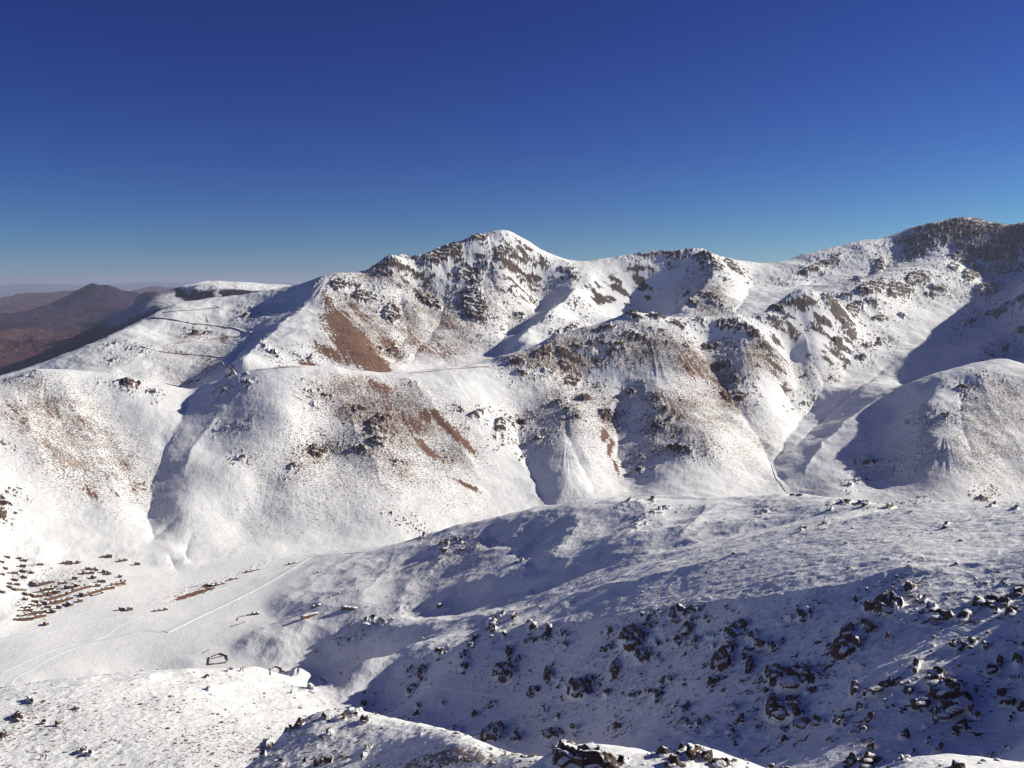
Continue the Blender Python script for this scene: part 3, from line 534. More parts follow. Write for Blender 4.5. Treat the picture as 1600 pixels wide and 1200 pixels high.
# split hills: left / middle / right
gl = np.interp(Yc, [1750,1790,1880,1975,2090,2230,2400,2520], [278,278,250,232,247,275,300,310])
gr = np.interp(Yc, [2050,2230,2310,2390,2480,2660,2850,3050,3350], [1237,1237,1222,1210,1213,1235,1262,1300,1372])
names = {10: 'near_rocky_ledge', 1: 'snow_knoll', 0: 'snow_hillside', 2: 'snow_bench', 3: 'shaded_slope', 4: 'valley_floor', 5: 'hill', 6: 'mountain'}
Zn = np.full(Yc.shape, 6)
Zn[zone == 0] = 1
Zn[(zone == 1)] = 2
Zn[(zone == 2)] = 3
Zn[(zone == 3)] = 4
Zn[(zone == 4)] = 7
Zn[(zone == 4) & (P2 < gl)] = 5
Zn[(zone == 4) & (P2 > gr)] = 8
Zn[nearz] = 0
nm = {0: 'near_snow_ledge', 1: 'snowy_knoll', 2: 'snowy_bench_hill', 3: 'shaded_snow_slope', 4: 'valley_ground', 5: 'snowy_hill', 7: 'snowy_hill', 8: 'snowy_hill', 6: 'snow_mountain'}
remap = np.full(nV*nU, -1, np.int32)
attr = {'rock': rock.ravel(), 'soil': soil.ravel(), 'tufts': dens.ravel()}
for k, name in nm.items():
    q = quads[Zn == k]
    if not len(q): continue
    used = np.unique(q); remap[used] = np.arange(len(used))
    mesh_np(name, co[used], remap[q], TERR, {a: v[used] for a, v in attr.items()})

# ---------------------------------------------------------------- the far country
PS = P; P = []
gpts(*[(px, D, z) for px in (-600,-300,0,200,400,700,1000,1400,1900,2400) for D, z in ((4300,-1150),(5200,-1150),(26000,-1500),(40000,-1560),(60000,-1560),(90000,-1500),(130000,-1500))])
gpts(*[(px, D, z) for px in (700,1000,1400,1900,2400) for D, z in ((8000,-1200),(13000,-1350))])
line([(-300,500,13000),(-60,497,13000),(0,496,13000),(50,494,13200),(75,488,13400),(95,481,13600),(110,471,13800),(125,463,13900),(137,452,14000),(145,448,14000),(154,452,14000),(165,454,14000),(176,457,14000),(187,463,13900),(205,471,13800),(228,481,13600),(262,492,13200)], 14, (1.12, 260))
pts((0,520,11200),(60,518,11200),(100,512,11800),(150,512,11900),(200,510,12000),(90,500,12600),(150,480,13200),(-100,520,11000))
pts((0,540,9800),(100,528,10500),(200,512,11300),(0,565,8800),(100,548,9200),(0,590,7900),(-200,560,9000),(-200,600,7500),(60,560,8800),(160,530,9900),(240,502,10800))
line([(-300,478,24000),(-60,474,23000),(0,471,22000),(40,463,22500),(70,460,22500),(110,459,22500),(135,463,22500),(200,465,23000)], 14, (1.15, 500))
line([(190,462,30000),(210,456,30500),(235,451,31000),(262,452,31000),(290,456,30000),(340,462,30000)], 14, (1.12, 500))
pts((210,476,12000),(235,474,9500),(225,468,14000))
line([(286,447,7600),(305,443,8100),(320,441,8300),(345,442,8300),(380,443,8400),(420,446,8500),(460,449,8500),(560,455,8500)], 14, (1.1, 260))
pts((330,450,7500),(380,450.5,7600),(440,452,7700),(520,456,7700),(330,446,8000),(420,448,8100))
line([(284,450,7050),(300,454,6900),(330,457,6850),(365,458,6850),(400,458,6900),(450,457,7000),(520,460,7000)], 14)
line([(284,464,6940),(300,469,6810),(330,473,6760),(365,473,6760),(400,469,6800),(450,469,6900)], 14)
pts((262,462,6900),(240,466,6850),(228,474,6700),(255,482,6300),(225,486,6400),(270,478,6400),(200,492,6800))
line([(-400,448,82000),(-60,447,80000),(20,445,80000),(60,443.5,80000),(110,445,80000),(160,446,80000),(205,443,82000),(240,441,82000),(270,443,82000),(400,445,82000),(800,446,82000),(2400,446,82000)], 40, (1.2, 700))
P = np.array(P); wf = fit(P, .006, 1e-4)
FU = np.concatenate([np.linspace(-.95, -.6, 30)[:-1], np.linspace(-.6, -.2, 700), np.linspace(-.2, 1.0, 120)[1:]])
FV = np.concatenate([np.linspace(math.log(4300), math.log(16000), 520)[:-1], np.linspace(math.log(16000), math.log(36000), 180)[:-1], np.linspace(math.log(36000), math.log(125000), 110)])
FC = evalf(P, wf, .006, FU[None,:]+0*FV[:,None], FV[:,None]+0*FU[None,:])
FY = np.exp(FV)[:,None]+0*FU[None,:]; FX = FU[None,:]*FY; FZ = FC*FY
hf = sstep(30, 500, FZ+1350)*(1-sstep(50000, 60000, FY)*.9)
mesa = (1-sstep(8700, 9200, FY))*sstep(5400, 6000, FY)
FZ = FZ + hf*(1-mesa)*(120*fbm(FX, FY, 1500, 7, 201, .56, True)) + mesa*9*fbm(FX, FY, 260, 4, 205, .55, True)
# a tableland: flat snowy top over banded cliffs
fp = FX/FY*1415+800; edge = np.interp(fp, [230,284,300,330,400,450,900], [8600,7060,6910,6860,6910,7010,7400])
snowy = mesa*np.maximum(sstep(0, 25, FY-edge), np.maximum(.5*sstep(0, 60, edge-150-FY+60*fbm(FX,FY,90,3,301)), sstep(.22,.4,fbm(FX,FY,70,3,303))))*sstep(-330, -260, FZ+0*fp)
fco = np.stack([FX, FY, FZ+ZC], -1).reshape(-1, 3); fi = np.arange(FX.size, dtype=np.int32).reshape(FX.shape)
fq = np.stack([fi[:-1,:-1], fi[:-1,1:], fi[1:,1:], fi[1:,:-1]], -1)
def far_mat():
    m, nt = newmat('far_ground'); n = N(nt); g = n('ShaderNodeNewGeometry')
    pos = g.outputs['Position']; f1 = n.noise(pos, .004, 5, .6); f2 = n.noise(pos, .0009, 4); f3 = n.noise(pos, .02, 4, .65)
    sp_ = n('ShaderNodeSeparateXYZ'); n.l(g.outputs['Normal'], sp_.inputs[0])
    c = n.mix(n.mr(f2, .35, .65), (.070, .030, .036), (.12, .050, .048))
    c = n.mix(n.mr(f1, .45, .7, 0, .7), c, (.055, .038, .040))
    c = n.mix(n.mr(n.math('ADD', f3, n.math('MULTIPLY', f1, .3)), .80, .86, 0, .25), c, (.6, .58, .56))
    sn = n.math('MULTIPLY', n.attr('snow'), n.mr(n.math('ADD', sp_.outputs['Z'], n.math('MULTIPLY', n.math('SUBTRACT', f3, .5), .2)), .70, .80))
    c = n.mix(n.math('MULTIPLY', n.attr('dark'), .9), c, (.030, .014, .042))  # table cliffs' shadow and bluish haze are put into this dark purple
    c = n.mix(sn, c, SNOW)
    n.out(c, .9, bumpn(n, f3, 25., .6), .1)
    return m
FM = far_mat()
FYc = FY[:-1,:-1]; FPc = FX[:-1,:-1]/FYc*1415+800
fz = np.zeros(FYc.shape, int)
fz[(FYc > 5600) & (FYc < 9300) & (FPc > 215)] = 1
fz[(FYc > 11000) & (FYc < 15600) & (FPc < 700) ] = 2
fz[(FYc > 18500) & (FYc < 35000) & (FPc < 700)] = 3
fz[(FYc > 70000)] = 4
remap = np.full(FX.size, -1, np.int32)
for k, name in ((0, 'far_plain_ground'), (1, 'table_mountain'), (2, 'dark_mountain'), (3, 'distant_hills'), (4, 'horizon_hills')):
    q = fq[fz == k]; used = np.unique(q); remap[used] = np.arange(len(used))
    mesh_np(name, fco[used], remap[q], FM, {'snow': snowy.ravel()[used], 'dark': np.full(len(used), float(k in (1, 2)))})

# ---------------------------------------------------------------- camera, sun, sky, air
cam = bpy.data.cameras.new('camera'); camo = bpy.data.objects.new('camera', cam); COL.objects.link(camo)
cam.sensor_width = 36; cam.lens = 36*FPX/1600; cam.clip_start = 1; cam.clip_end = 400000
camo.location = (0, 0, ZC); camo.rotation_euler = (math.radians(90) - PITCH, 0, 0); SC.camera = camo
SUN_EL, SUN_AZ = math.radians(25), math.radians(75)       # azimuth clockwise from the view direction (+y)
sd = bpy.data.lights.new('sun', 'SUN'); sd.energy = 5.0; sd.angle = math.radians(.53); sd.color = (1, .945, .80)
so_ = bpy.data.objects.new('sun', sd); COL.objects.link(so_)
so_.rotation_euler = (math.pi/2 - SUN_EL, 0, math.pi - SUN_AZ)
wd = bpy.data.worlds.new('World'); SC.world = wd; wd.use_nodes = True; nt = wd.node_tree; nt.nodes.clear()
sky = nt.nodes.new('ShaderNodeTexSky'); sky.sky_type = 'NISHITA'; sky.sun_disc = False; sky.sun_elevation = SUN_EL; sky.sun_rotation = SUN_AZ
sky.altitude = 2900; sky.air_density = 1.0; sky.dust_density = .7; sky.ozone_density = 2.2
bg = nt.nodes.new('ShaderNodeBackground'); bg.inputs[1].default_value = .10
wo = nt.nodes.new('ShaderNodeOutputWorld')
sN = N(nt)      # a clear, dry high-altitude sky: steeper fall to the zenith than the model gives
ss = nt.nodes.new('ShaderNodeSeparateColor'); sc_ = nt.nodes.new('ShaderNodeCombineColor'); nt.links.new(sky.outputs[0], ss.inputs[0])
for i, (g, a, b) in enumerate(((2.31, .34, .03), (2.31, .50, .052), (1.4, .49, .07))):
    s_ = sN.math('MULTIPLY', ss.outputs[i], .10)
    nt.links.new(sN.math('MULTIPLY', sN.math('MULTIPLY_ADD', s_, b, sN.math('MULTIPLY', sN.math('POWER', s_, g), a)), 10), sc_.inputs[i])
nt.links.new(sc_.outputs[0], bg.inputs[0]); nt.links.new(bg.outputs[0], wo.inputs[0])
HAZE = 2.0e-5
def haze_box():
    x0, x1, y0, y1, z0, z1 = -130000, 130000, -3000, 127000, ZC-1700, ZC+620
    v = np.array([(x, y, z) for z in (z0, z1) for x, y in ((x0,y0),(x1,y0),(x1,y1),(x0,y1))], float)
    f = np.array([(0,3,2,1),(4,5,6,7),(0,1,5,4),(1,2,6,5),(2,3,7,6),(3,0,4,7)])
    m, nt = newmat('haze_air'); pv = nt.nodes.new('ShaderNodeVolumePrincipled'); o = nt.nodes.new('ShaderNodeOutputMaterial')
    pv.inputs['Color'].default_value = (.62, .69, .95, 1); pv.inputs['Density'].default_value = HAZE; pv.inputs['Anisotropy'].default_value = .2
    nt.links.new(pv.outputs[0], o.inputs['Volume'])
    return mesh_np('haze', v, f, m, smooth=False, kind='stuff')
if HAZE: haze_box()
SC.view_settings.view_transform = 'Standard'; SC.view_settings.look = 'None'; SC.view_settings.exposure = .42; SC.view_settings.gamma = 1
SC.render.engine = 'CYCLES'; SC.cycles.use_denoising = True; SC.cycles.volume_bounces = 0
SC.cycles.max_bounces = 8; SC.cycles.diffuse_bounces = 7; SC.cycles.use_adaptive_sampling = True
# ================================================================ things on the ground
def zat(x, y, Zm=None):
    Zm = Z if Zm is None else Zm
    i, j = float(iv(y)), float(iu(x/y)); i0, j0 = int(i), int(j); a, b = i-i0, j-j0
    q = Zm[i0:i0+2, j0:j0+2]
    return float((q[0,0]*(1-b)+q[0,1]*b)*(1-a) + (q[1,0]*(1-b)+q[1,1]*b)*a)

def simple_mat(name, c1, c2, scale=1.5, bump=.15, rough=.85, c3=None):
    m, nt = newmat(name); n = N(nt); pos = n('ShaderNodeNewGeometry').outputs['Position']
    f = n.noise(pos, scale, 4, .6); g = n.noise(pos, scale*.22, 3)
    c = n.mix(n.mr(f, .35, .65), c1, c2)
    if c3: c = n.mix(n.mr(g, .5, .65), c, c3)
    n.out(c, rough, bumpn(n, f, bump), .2); return m
WALLM = simple_mat('rubble_stone', (.10, .058, .042), (.21, .125, .09), 1.2, .2, c3=(.15, .10, .08))
SNOWM = simple_mat('roof_snow', (.80, .82, .85), SNOW, .6, .1, .7)
DARKM = simple_mat('doorway_dark', (.02, .015, .012), (.045, .03, .022), 3, .03)  # shade of the door recess, put into the near-black colour of a slab
def snowy_rock_mat(name, thr, c1, c2, c3):
    m, nt = newmat(name); n = N(nt); g = n('ShaderNodeNewGeometry'); pos = g.outputs['Position']
    sp_ = n('ShaderNodeSeparateXYZ'); n.l(g.outputs['Normal'], sp_.inputs[0])
    f = n.noise(pos, .9, 4, .6); h = n.noise(pos, .3, 3); k = n.noise(pos, 2.6, 3)
    c = n.mix(n.mr(f, .35, .65), c1, c2); c = n.mix(n.mr(h, .5, .66, 0, .7), c, c3)
    s = n.math('ADD', sp_.outputs['Z'], n.math('ADD', n.math('MULTIPLY', n.math('SUBTRACT', h, .5), 1.1), n.math('MULTIPLY', n.math('SUBTRACT', k, .5), .7)))
    c = n.mix(n.mr(s, thr, thr+.12), c, SNOW)
    n.out(c, .85, bumpn(n, n.math('ADD', f, n.math('MULTIPLY', h, 2)), .5), .2); return m
BOULD = snowy_rock_mat('boulder_rock', .58, (.06, .037, .029), (.18, .105, .072), (.13, .078, .055))
SCRUBM = snowy_rock_mat('scrub_twigs', .97, (.075, .052, .042), (.15, .10, .068), (.11, .085, .05))

def new_obj(name, V_, F_, mat, parent=None, smooth=False):
    me = bpy.data.meshes.new(name); me.from_pydata([tuple(v) for v in V_], [], F_); me.materials.append(mat)
    if smooth: me.polygons.foreach_set('use_smooth', [True]*len(me.polygons))
    me.update(); o = bpy.data.objects.new(name, me); COL.objects.link(o); o.parent = parent; return o
def empty(name, loc, rz=0):
    o = bpy.data.objects.new(name, None); COL.objects.link(o); o.location = loc; o.rotation_euler = (0, 0, rz); o.empty_display_size = 1; return o
def slab(V_, F_, x0, x1, y0, y1, z0, z1, jit=0, seg=1, taper=0):
    """box cut into segments along x, with an uneven top"""
    b = len(V_); r = random.uniform
    for i in range(seg+1):
        x = x0+(x1-x0)*i/seg
        for (yy, zz, t) in ((y0,z0,0),(y1,z0,0),(y1,z1,1),(y0,z1,1)):
            V_.append((x + r(-jit,jit)*.5*t, yy + (taper if yy == y0 else -taper)*t + r(-jit,jit)*.4*t, zz + r(-jit,jit)*t))
    for i in range(seg):
        p = b+4*i
        for k in range(4): F_.append((p+k, p+(k+1)%4, p+4+(k+1)%4, p+4+k))
    F_.append((b, b+3, b+2, b+1)); e = b+4*seg; F_.append((e, e+1, e+2, e+3))

def yaw_from(ang, D): return math.atan2(math.tan(math.radians(ang)), .33) if abs(ang) < 80 else math.pi/2

def hut(px, py, wpx, ang, label, group='stone huts of the village', depth=5.2, h=3.0, yard=0, roofh=.45, cat='hut', gable=False):
    c = cast(px, py, Z/Y)
    if c is None: return
    D = c[1]; yaw = yaw_from(ang, D); ln = max(5.0, wpx*math.cos(math.radians(ang))*D/FPX/max(.45, math.cos(yaw)))
    ln = min(ln, 34); dp = min(depth, ln*.8)
    cs, sn = math.cos(yaw), math.sin(yaw)
    zs = [zat(c[0]+cs*a-sn*b, D+sn*a+cs*b) for a in (-ln/2, 0, ln/2) for b in (-dp/2, dp/2)]
    z0, z1 = min(zs), max(zs); h = min(max(h*1.3, z1-z0+1.8), 6.6)
    yaw += random.uniform(-.14, .14); o = empty('stone_hut', (c[0], D, z0+ZC), yaw); tag(o, label, cat, group)
    V_, F_ = [], []; nb = 1 if ln < 13 else 2 if ln < 22 else 3; cut = [-ln/2+ln*k/nb+(random.uniform(-.12, .12)*ln if 0 < k < nb else 0) for k in range(nb+1)]; hs_ = [h*random.uniform(.82, 1.08) if nb > 1 else h for _ in range(nb)]; of = [random.uniform(-.5, .5) if nb > 1 else 0 for _ in range(nb)]
    for k in range(nb): slab(V_, F_, cut[k]+.004*k, cut[k+1]-.004, -dp/2+of[k], dp/2+of[k], -1.2, hs_[k], .16, max(2, int(ln/nb/3)), .15)
    new_obj('wall', V_, F_, WALLM, o)
    V_, F_ = [], []
    if gable:
        b = 0; n_ = max(2, int(ln/3))
        for i in range(n_+1):
            x = -ln/2-.4+(ln+.8)*i/n_
            V_ += [(x,-dp/2-.4,h-.15),(x,0,h+1.5+random.uniform(-.1,.1)),(x,dp/2+.4,h-.15)]
        for i in range(n_):
            p = 3*i; F_ += [(p,p+3,p+4,p+1),(p+1,p+4,p+5,p+2),(p,p+2,p+5,p+3)]
        F_ += [(0,1,2),(3*n_,3*n_+2,3*n_+1)]
    else:
        for k in range(nb): slab(V_, F_, cut[k]+.15, cut[k+1]-.15, -dp/2+of[k]+.35, dp/2+of[k]+.1, hs_[k]-.1, hs_[k]+roofh*.8, .10, max(2, int(ln/nb/3)), .25)
    new_obj('roof', V_, F_, SNOWM, o, True)
    V_, F_ = [], []; dx = random.uniform(-.3, .3)*ln; slab(V_, F_, dx-.5, dx+.5, -dp/2-.06, -dp/2+.3, -.2, 1.75)
    new_obj('door', V_, F_, DARKM, o)
    if yard:
        V_, F_ = [], []; t = .7; yl, yd = (ln*.62, dp*1.25*yard); x0 = ln/2-yl
        sd_ = -1
        def wseg(xa, xb, ya, yb):
            slab(V_, F_, xa, xb, ya, yb, -1.6, 1.5, .14, max(1, int(abs(xb-xa)/2.5)))
        wseg(x0, x0+t, -dp/2-yd, -dp/2-.05); wseg(ln/2-t, ln/2, -dp/2-yd, -dp/2-.05); wseg(x0+t+.02, ln/2-t-.02, -dp/2-yd, -dp/2-yd+t)
        new_obj('yard_wall', V_, F_, WALLM, o)
    return o

# village, read off row by row (x, y in a 6.667x enlargement whose corner is at (0, 820))
VILL = [
(50,325,100,2,0,'wide brown stone hut at the left edge, topmost row of the village'),
(18,388,46,5,0,'small hut cut by the left edge below the topmost wide hut'),
(207,355,38,0,0,'tiny square hut alone in the snow above the village, nearer the left edge'),
(260,380,44,5,0,'small hut just right of and below the tiny square hut above the village'),
(425,418,50,8,0,'lone brown hut in open snow midway along the upper edge of the village'),
(700,397,92,10,.8,'upper hut with a small square yard standing alone above the village'),
(815,397,36,-10,0,'half buried tiny hut right beside the upper hut with the square yard'),
(1115,330,92,8,.5,'long low hut with a thin walled yard high above the village right end'),
(1283,373,70,12,0,'solid dark brown hut standing alone on the snow, middle of the three farthest right'),
(1430,413,54,5,0,'small low hut farthest right of all the village huts'),
(240,437,58,6,0,'short hut below the pair of tiny upper huts, with rubble round it'),
(50,450,66,-8,0,'brown hut tilted down to the right near the left edge, upper village'),
(250,487,64,-4,0,'dark square hut directly below the short hut with rubble'),
(132,508,84,12,0,'tan hut with a clear snow roof, left of the dark square hut'),
(18,512,52,10,0,'hut cut by the left edge beside the tan hut with clear snow roof'),
(335,500,30,-10,0,'very small shed right of the dark square hut'),
(255,543,54,-5,0,'low hut under the dark square hut, above the dense middle cluster'),
(160,577,58,0,0,'narrow hut just above the dense middle cluster, left part'),
(918,465,50,8,0,'upper hut of the tight group of three on the village right side'),
(1003,462,66,-25,0,'narrow hut slanting down to the right, beside the tight group of three'),
(1087,495,38,-5,0,'first of two small huts in a slanting line below the slanting narrow hut'),
(1135,512,46,-12,0,'second of two small huts in a slanting line, nearer the right end'),
(878,500,38,6,0,'small left hut of the tight group of three on the village right side'),
(925,510,94,12,0,'widest and lowest hut of the tight group of three on the village right side'),
(975,553,46,-8,0,'single short hut below the tight group of three'),
(1253,542,34,0,0,'lonely tiny hut on the slope above the right hand walled yard'),
(778,567,50,5,0,'small hut alone above the long middle row of the village'),
(1055,590,74,10,.5,'dark hut with rubble on its right, above the two big square yards'),
(1225,618,104,20,.9,'right hand hut whose curved yard opens up the slope'),
(1280,588,38,20,0,'short hut touching the upper end of the curved right hand yard'),
(70,612,98,8,0,'wide hut on the left edge just above the dense middle cluster'),
(350,612,78,-12,.9,'hut with a diamond shaped yard at the head of the dense cluster'),
(485,615,130,15,0,'long tan hut right of the diamond shaped yard'),
(560,648,62,8,.7,'hut with open yard just below the long tan hut'),
(655,608,88,10,0,'dark hut with broken walls between the long tan hut and the middle row'),
(790,632,78,-8,0,'dark hut on top of the long middle row'),
(850,668,150,20,0,'longest tan building of the middle row, with a flat snow roof'),
(760,700,100,22,0,'lower left end building of the middle row, butting the longest one'),
(697,655,46,-5,0,'small hut left of the middle row with snow heaped on it'),
(912,637,56,15,0,'upper right end hut of the middle row'),
(490,682,116,12,0,'low row hut under the hut with open yard'),
(510,718,112,15,.8,'tan hut with a three sided yard on its right, centre left of village'),
(1125,668,108,15,0,'slim tan hut between the two big square yards and the curved yard'),
(955,712,170,18,1.3,'big hut with two square walled yards standing open in front of it'),
(858,732,58,8,0,'rubble walled hut on the left of the two big square yards'),
(150,672,76,-6,0,'left dark hut of the dense middle cluster'),
(230,676,82,8,0,'right dark hut of the dense middle cluster'),
(275,722,76,-14,0,'hut stepping down from the dense cluster, upper of two'),
(345,746,76,-10,0,'hut stepping down from the dense cluster, lower of two'),
(22,702,60,-6,0,'ruined hut on the left edge level with the dense cluster'),
(575,768,200,17,0,'very long building of the lower rows, the upper of the parallel pair'),
(600,812,120,15,0,'second building of the parallel pair in the lower rows'),
(700,782,92,17,0,'right hand building ending the parallel pair, beside a lane'),
(455,818,58,4,0,'small square hut left of the parallel pair'),
(365,806,58,8,0,'tan hut upper left of the small square hut in the lower rows'),
(388,842,80,10,0,'wide tan hut under the small square hut in the lower rows'),
(500,860,58,6,0,'single hut below the parallel pair, left'),
(615,866,48,5,0,'single hut below the parallel pair, right, with a white roof'),
(725,828,80,-14,.7,'hut with a small yard at the lower right corner of the village'),
(272,864,84,12,0,'top building of the stacked rows at the lower left corner'),
(262,893,124,15,0,'second building of the stacked rows at the lower left corner'),
(280,932,140,18,.6,'building closing the long enclosure at the lower left corner'),
(390,920,104,15,0,'tan building right of the long enclosure at the lower left corner'),
(250,992,150,12,0,'lowest long building at the foot of the village, left half'),
(395,962,130,16,0,'lowest long building at the foot of the village, right half'),
(550,910,58,-5,0,'dark ruined hut standing apart right of the lowest buildings'),
(480,1040,42,-12,0,'last tiny hut below the foot of the village'),
(262,778,46,0,0,'small hut alone between the dense cluster and the stacked rows'),
(1270,884,60,4,0,'low dark hut beside the snow track, right of the village'),
(602,706,50,12,0,'small shed squeezed between the two sided yard hut and the very long building'),
(640,742,60,15,0,'narrow shed directly on top of the very long building'),
(180,622,54,4,0,'small hut at the upper edge of the dense cluster, left part'),
(100,650,56,-4,0,'dark shed between the wide left edge hut and the dense cluster'),
(415,752,50,10,0,'shed at the left end of the very long building'),
(835,795,44,12,0,'shed alone in the lane below the rubble walled hut'),
(455,905,50,8,0,'small hut between the stacked rows and the ruined hut'),
(330,842,40,0,0,'tiny shed upper right of the stacked rows'),
(740,655,44,14,0,'shed wedged against the left end of the longest tan building'),
(1020,640,46,10,0,'small shed under the dark hut with rubble on its right'),
(1355,882,44,14,0,'second low hut beside the snow track, with a snow bank above'),
]
for (x, y, wv, ang, yd, lab) in VILL:
    big = wv > 90
    hut(x/6.667, 820+(y+8)/6.667, wv/6.667, ang, lab, yard=yd, depth=random.uniform(4.6, 6.2), h=random.uniform(3.7, 4.6) + (.5 if big else 0))
# huts along the bank right of the village (4.706x enlargement, corner (180, 840))
BANK = [(875,308,58,12,'brown hut dug into the snow bank right of the long earth scar'),(1012,246,84,16,'long snow covered hut near the top of the groomed track'),(768,350,50,20,'short hut touching the right end of the long earth scar'),
(700,355,62,-4,'low hut with stone heap above the long earth scar'),(335,538,84,12,'low tan building near the lower end of the long earth scar'),(1308,192,60,14,'dark hut beside the upper end of the groomed track')]
for (x, y, wv, ang, lab) in BANK:
    hut(180+x/4.706, 840+y/4.706, wv/4.706, ang, lab, group='huts along the snow bank', depth=5.5, h=2.6)
HILL = [(494,948,14,8,'upper of two dark huts on the slope right of the groomed track',0,3.2,False),(484,964,22,14,'lower of two slope huts, pitched roof deep in snow',0,3.4,True),(546,952,24,-10,'stone hut with a rounded snow roof, right of the two slope huts',0,3.6,False),
(399,960,12,4,'small hut with a rubble wall left of the two slope huts',0,2.8,False),(695,943,22,16,'lone snow topped hut in the hollow at the middle of the slope',.5,3.0,False)]
for (x, y, wv, ang, lab, yd, hh, gb) in HILL:
    hut(x, y, wv, ang, lab, group='lone huts on the slope', depth=7, h=hh, yard=yd, roofh=.7, gable=gb)

def wall_line(name, l, label, cat, group=None, h=1.5, t=1.0, closed=False, jit=.2):
    q = [cast(a, b, Z/Y) for a, b in l]
    if closed: q.append(q[0])
    V_, F_ = [], []; o0 = q[0]
    for a, b in zip(q[:-1], q[1:]):
        L = np.hypot(*(b-a)[:2]); n_ = max(1, int(L/2.2)); dx, dy = (b-a)[:2]/max(L, .1); base = len(V_)
        for i in range(n_+1):
            x, y = a[0]+(b[0]-a[0])*i/n_, a[1]+(b[1]-a[1])*i/n_; z = zat(x, y); hh = h*random.uniform(.75, 1.15)
            for s, zz in ((-1, -.8), (1, -.8), (.8, hh), (-.8, hh)):
                V_.append((x-dy*t/2*s-o0[0], y+dx*t/2*s-o0[1], z+zz-o0[2]))
        for i in range(n_):
            p = base+4*i
            for k in range(4): F_.append((p+k, p+(k+1)%4, p+4+(k+1)%4, p+4+k))
        F_.append((base, base+3, base+2, base+1)); e = base+4*n_; F_.append((e, e+1, e+2, e+3))
    o = new_obj(name, V_, F_, BOULD if name != 'enclosure_wall' else WALLM); o.location = (o0[0], o0[1], o0[2]+ZC)
    return tag(o, label, cat, group)
wall_line('stone_enclosure', [(327,1039),(329,1028),(344,1022),(356,1026),(357,1033),(352,1037)], 'roughly square stone sheepfold on the flat snow above the lit bench', 'enclosure', 'stone enclosures', closed=True, h=2.0, t=1.4)
wall_line('stone_wall', [(330,1031),(347,1026)], 'short stone wall dividing the square sheepfold', 'wall', 'stone enclosures', h=1.6)
wall_line('stone_enclosure', [(423,1055),(424,1046),(431,1043),(440,1045),(446,1052)], 'open horseshoe shaped stone fold at the head of the gorge', 'enclosure', 'stone enclosures', h=1.7, t=1.2)
wall_line('stone_wall', [(362,980),(372,976),(383,972)], 'low ruined stone wall below the small hut with rubble', 'wall', 'stone enclosures', h=1.4, t=1.3)
wall_line('stone_wall', [(371,970),(374,964),(384,963)], 'short corner of ruined wall left of the small hut with rubble', 'wall', 'stone enclosures', h=1.4, t=1.3)
wall_line('stone_wall', [(318,1021),(327,1016)], 'tiny broken wall up left of the square sheepfold', 'wall', 'stone enclosures', h=1.3, t=1.2)
wall_line('stone_dam', [(1231,771),(1241,774),(1252,775)], 'low stone dam across the stream at the foot of the right hand couloir', 'dam', h=3, t=2.5)

# ---------------------------------------------------------------- tracks and roads
def densify(l, step=6):
    out = []
    for a, b in zip(l[:-1], l[1:]):
        n_ = max(1, int(math.hypot(b[0]-a[0], b[1]-a[1])/step))
        out += [(a[0]+(b[0]-a[0])*i/n_, a[1]+(b[1]-a[1])*i/n_) for i in range(n_)]
    return out + [l[-1]]
def smooth_path(q, k=3):
    q = np.array(q)
    for _ in range(k):
        q[1:-1] = .25*q[:-2]+.5*q[1:-1]+.25*q[2:]
    return q
def resample(q, step):
    d = np.concatenate([[0], np.cumsum(np.hypot(*np.diff(q[:, :2], axis=0).T))]); s = np.arange(0, d[-1], step)
    return np.stack([np.interp(s, d, q[:, k]) for k in range(2)], 1)
ROADM = simple_mat('packed_snow', (.72, .74, .77), (.80, .82, .85), .2, .3, .6)
BANKM = simple_mat('road_bank_earth', (.24, .15, .11), (.46, .36, .30), .12, .8, .9, c3=(.76, .77, .78))
TRAILM = simple_mat('trodden_snow', (.72, .74, .77), (.83, .85, .88), .8, .3, .7)
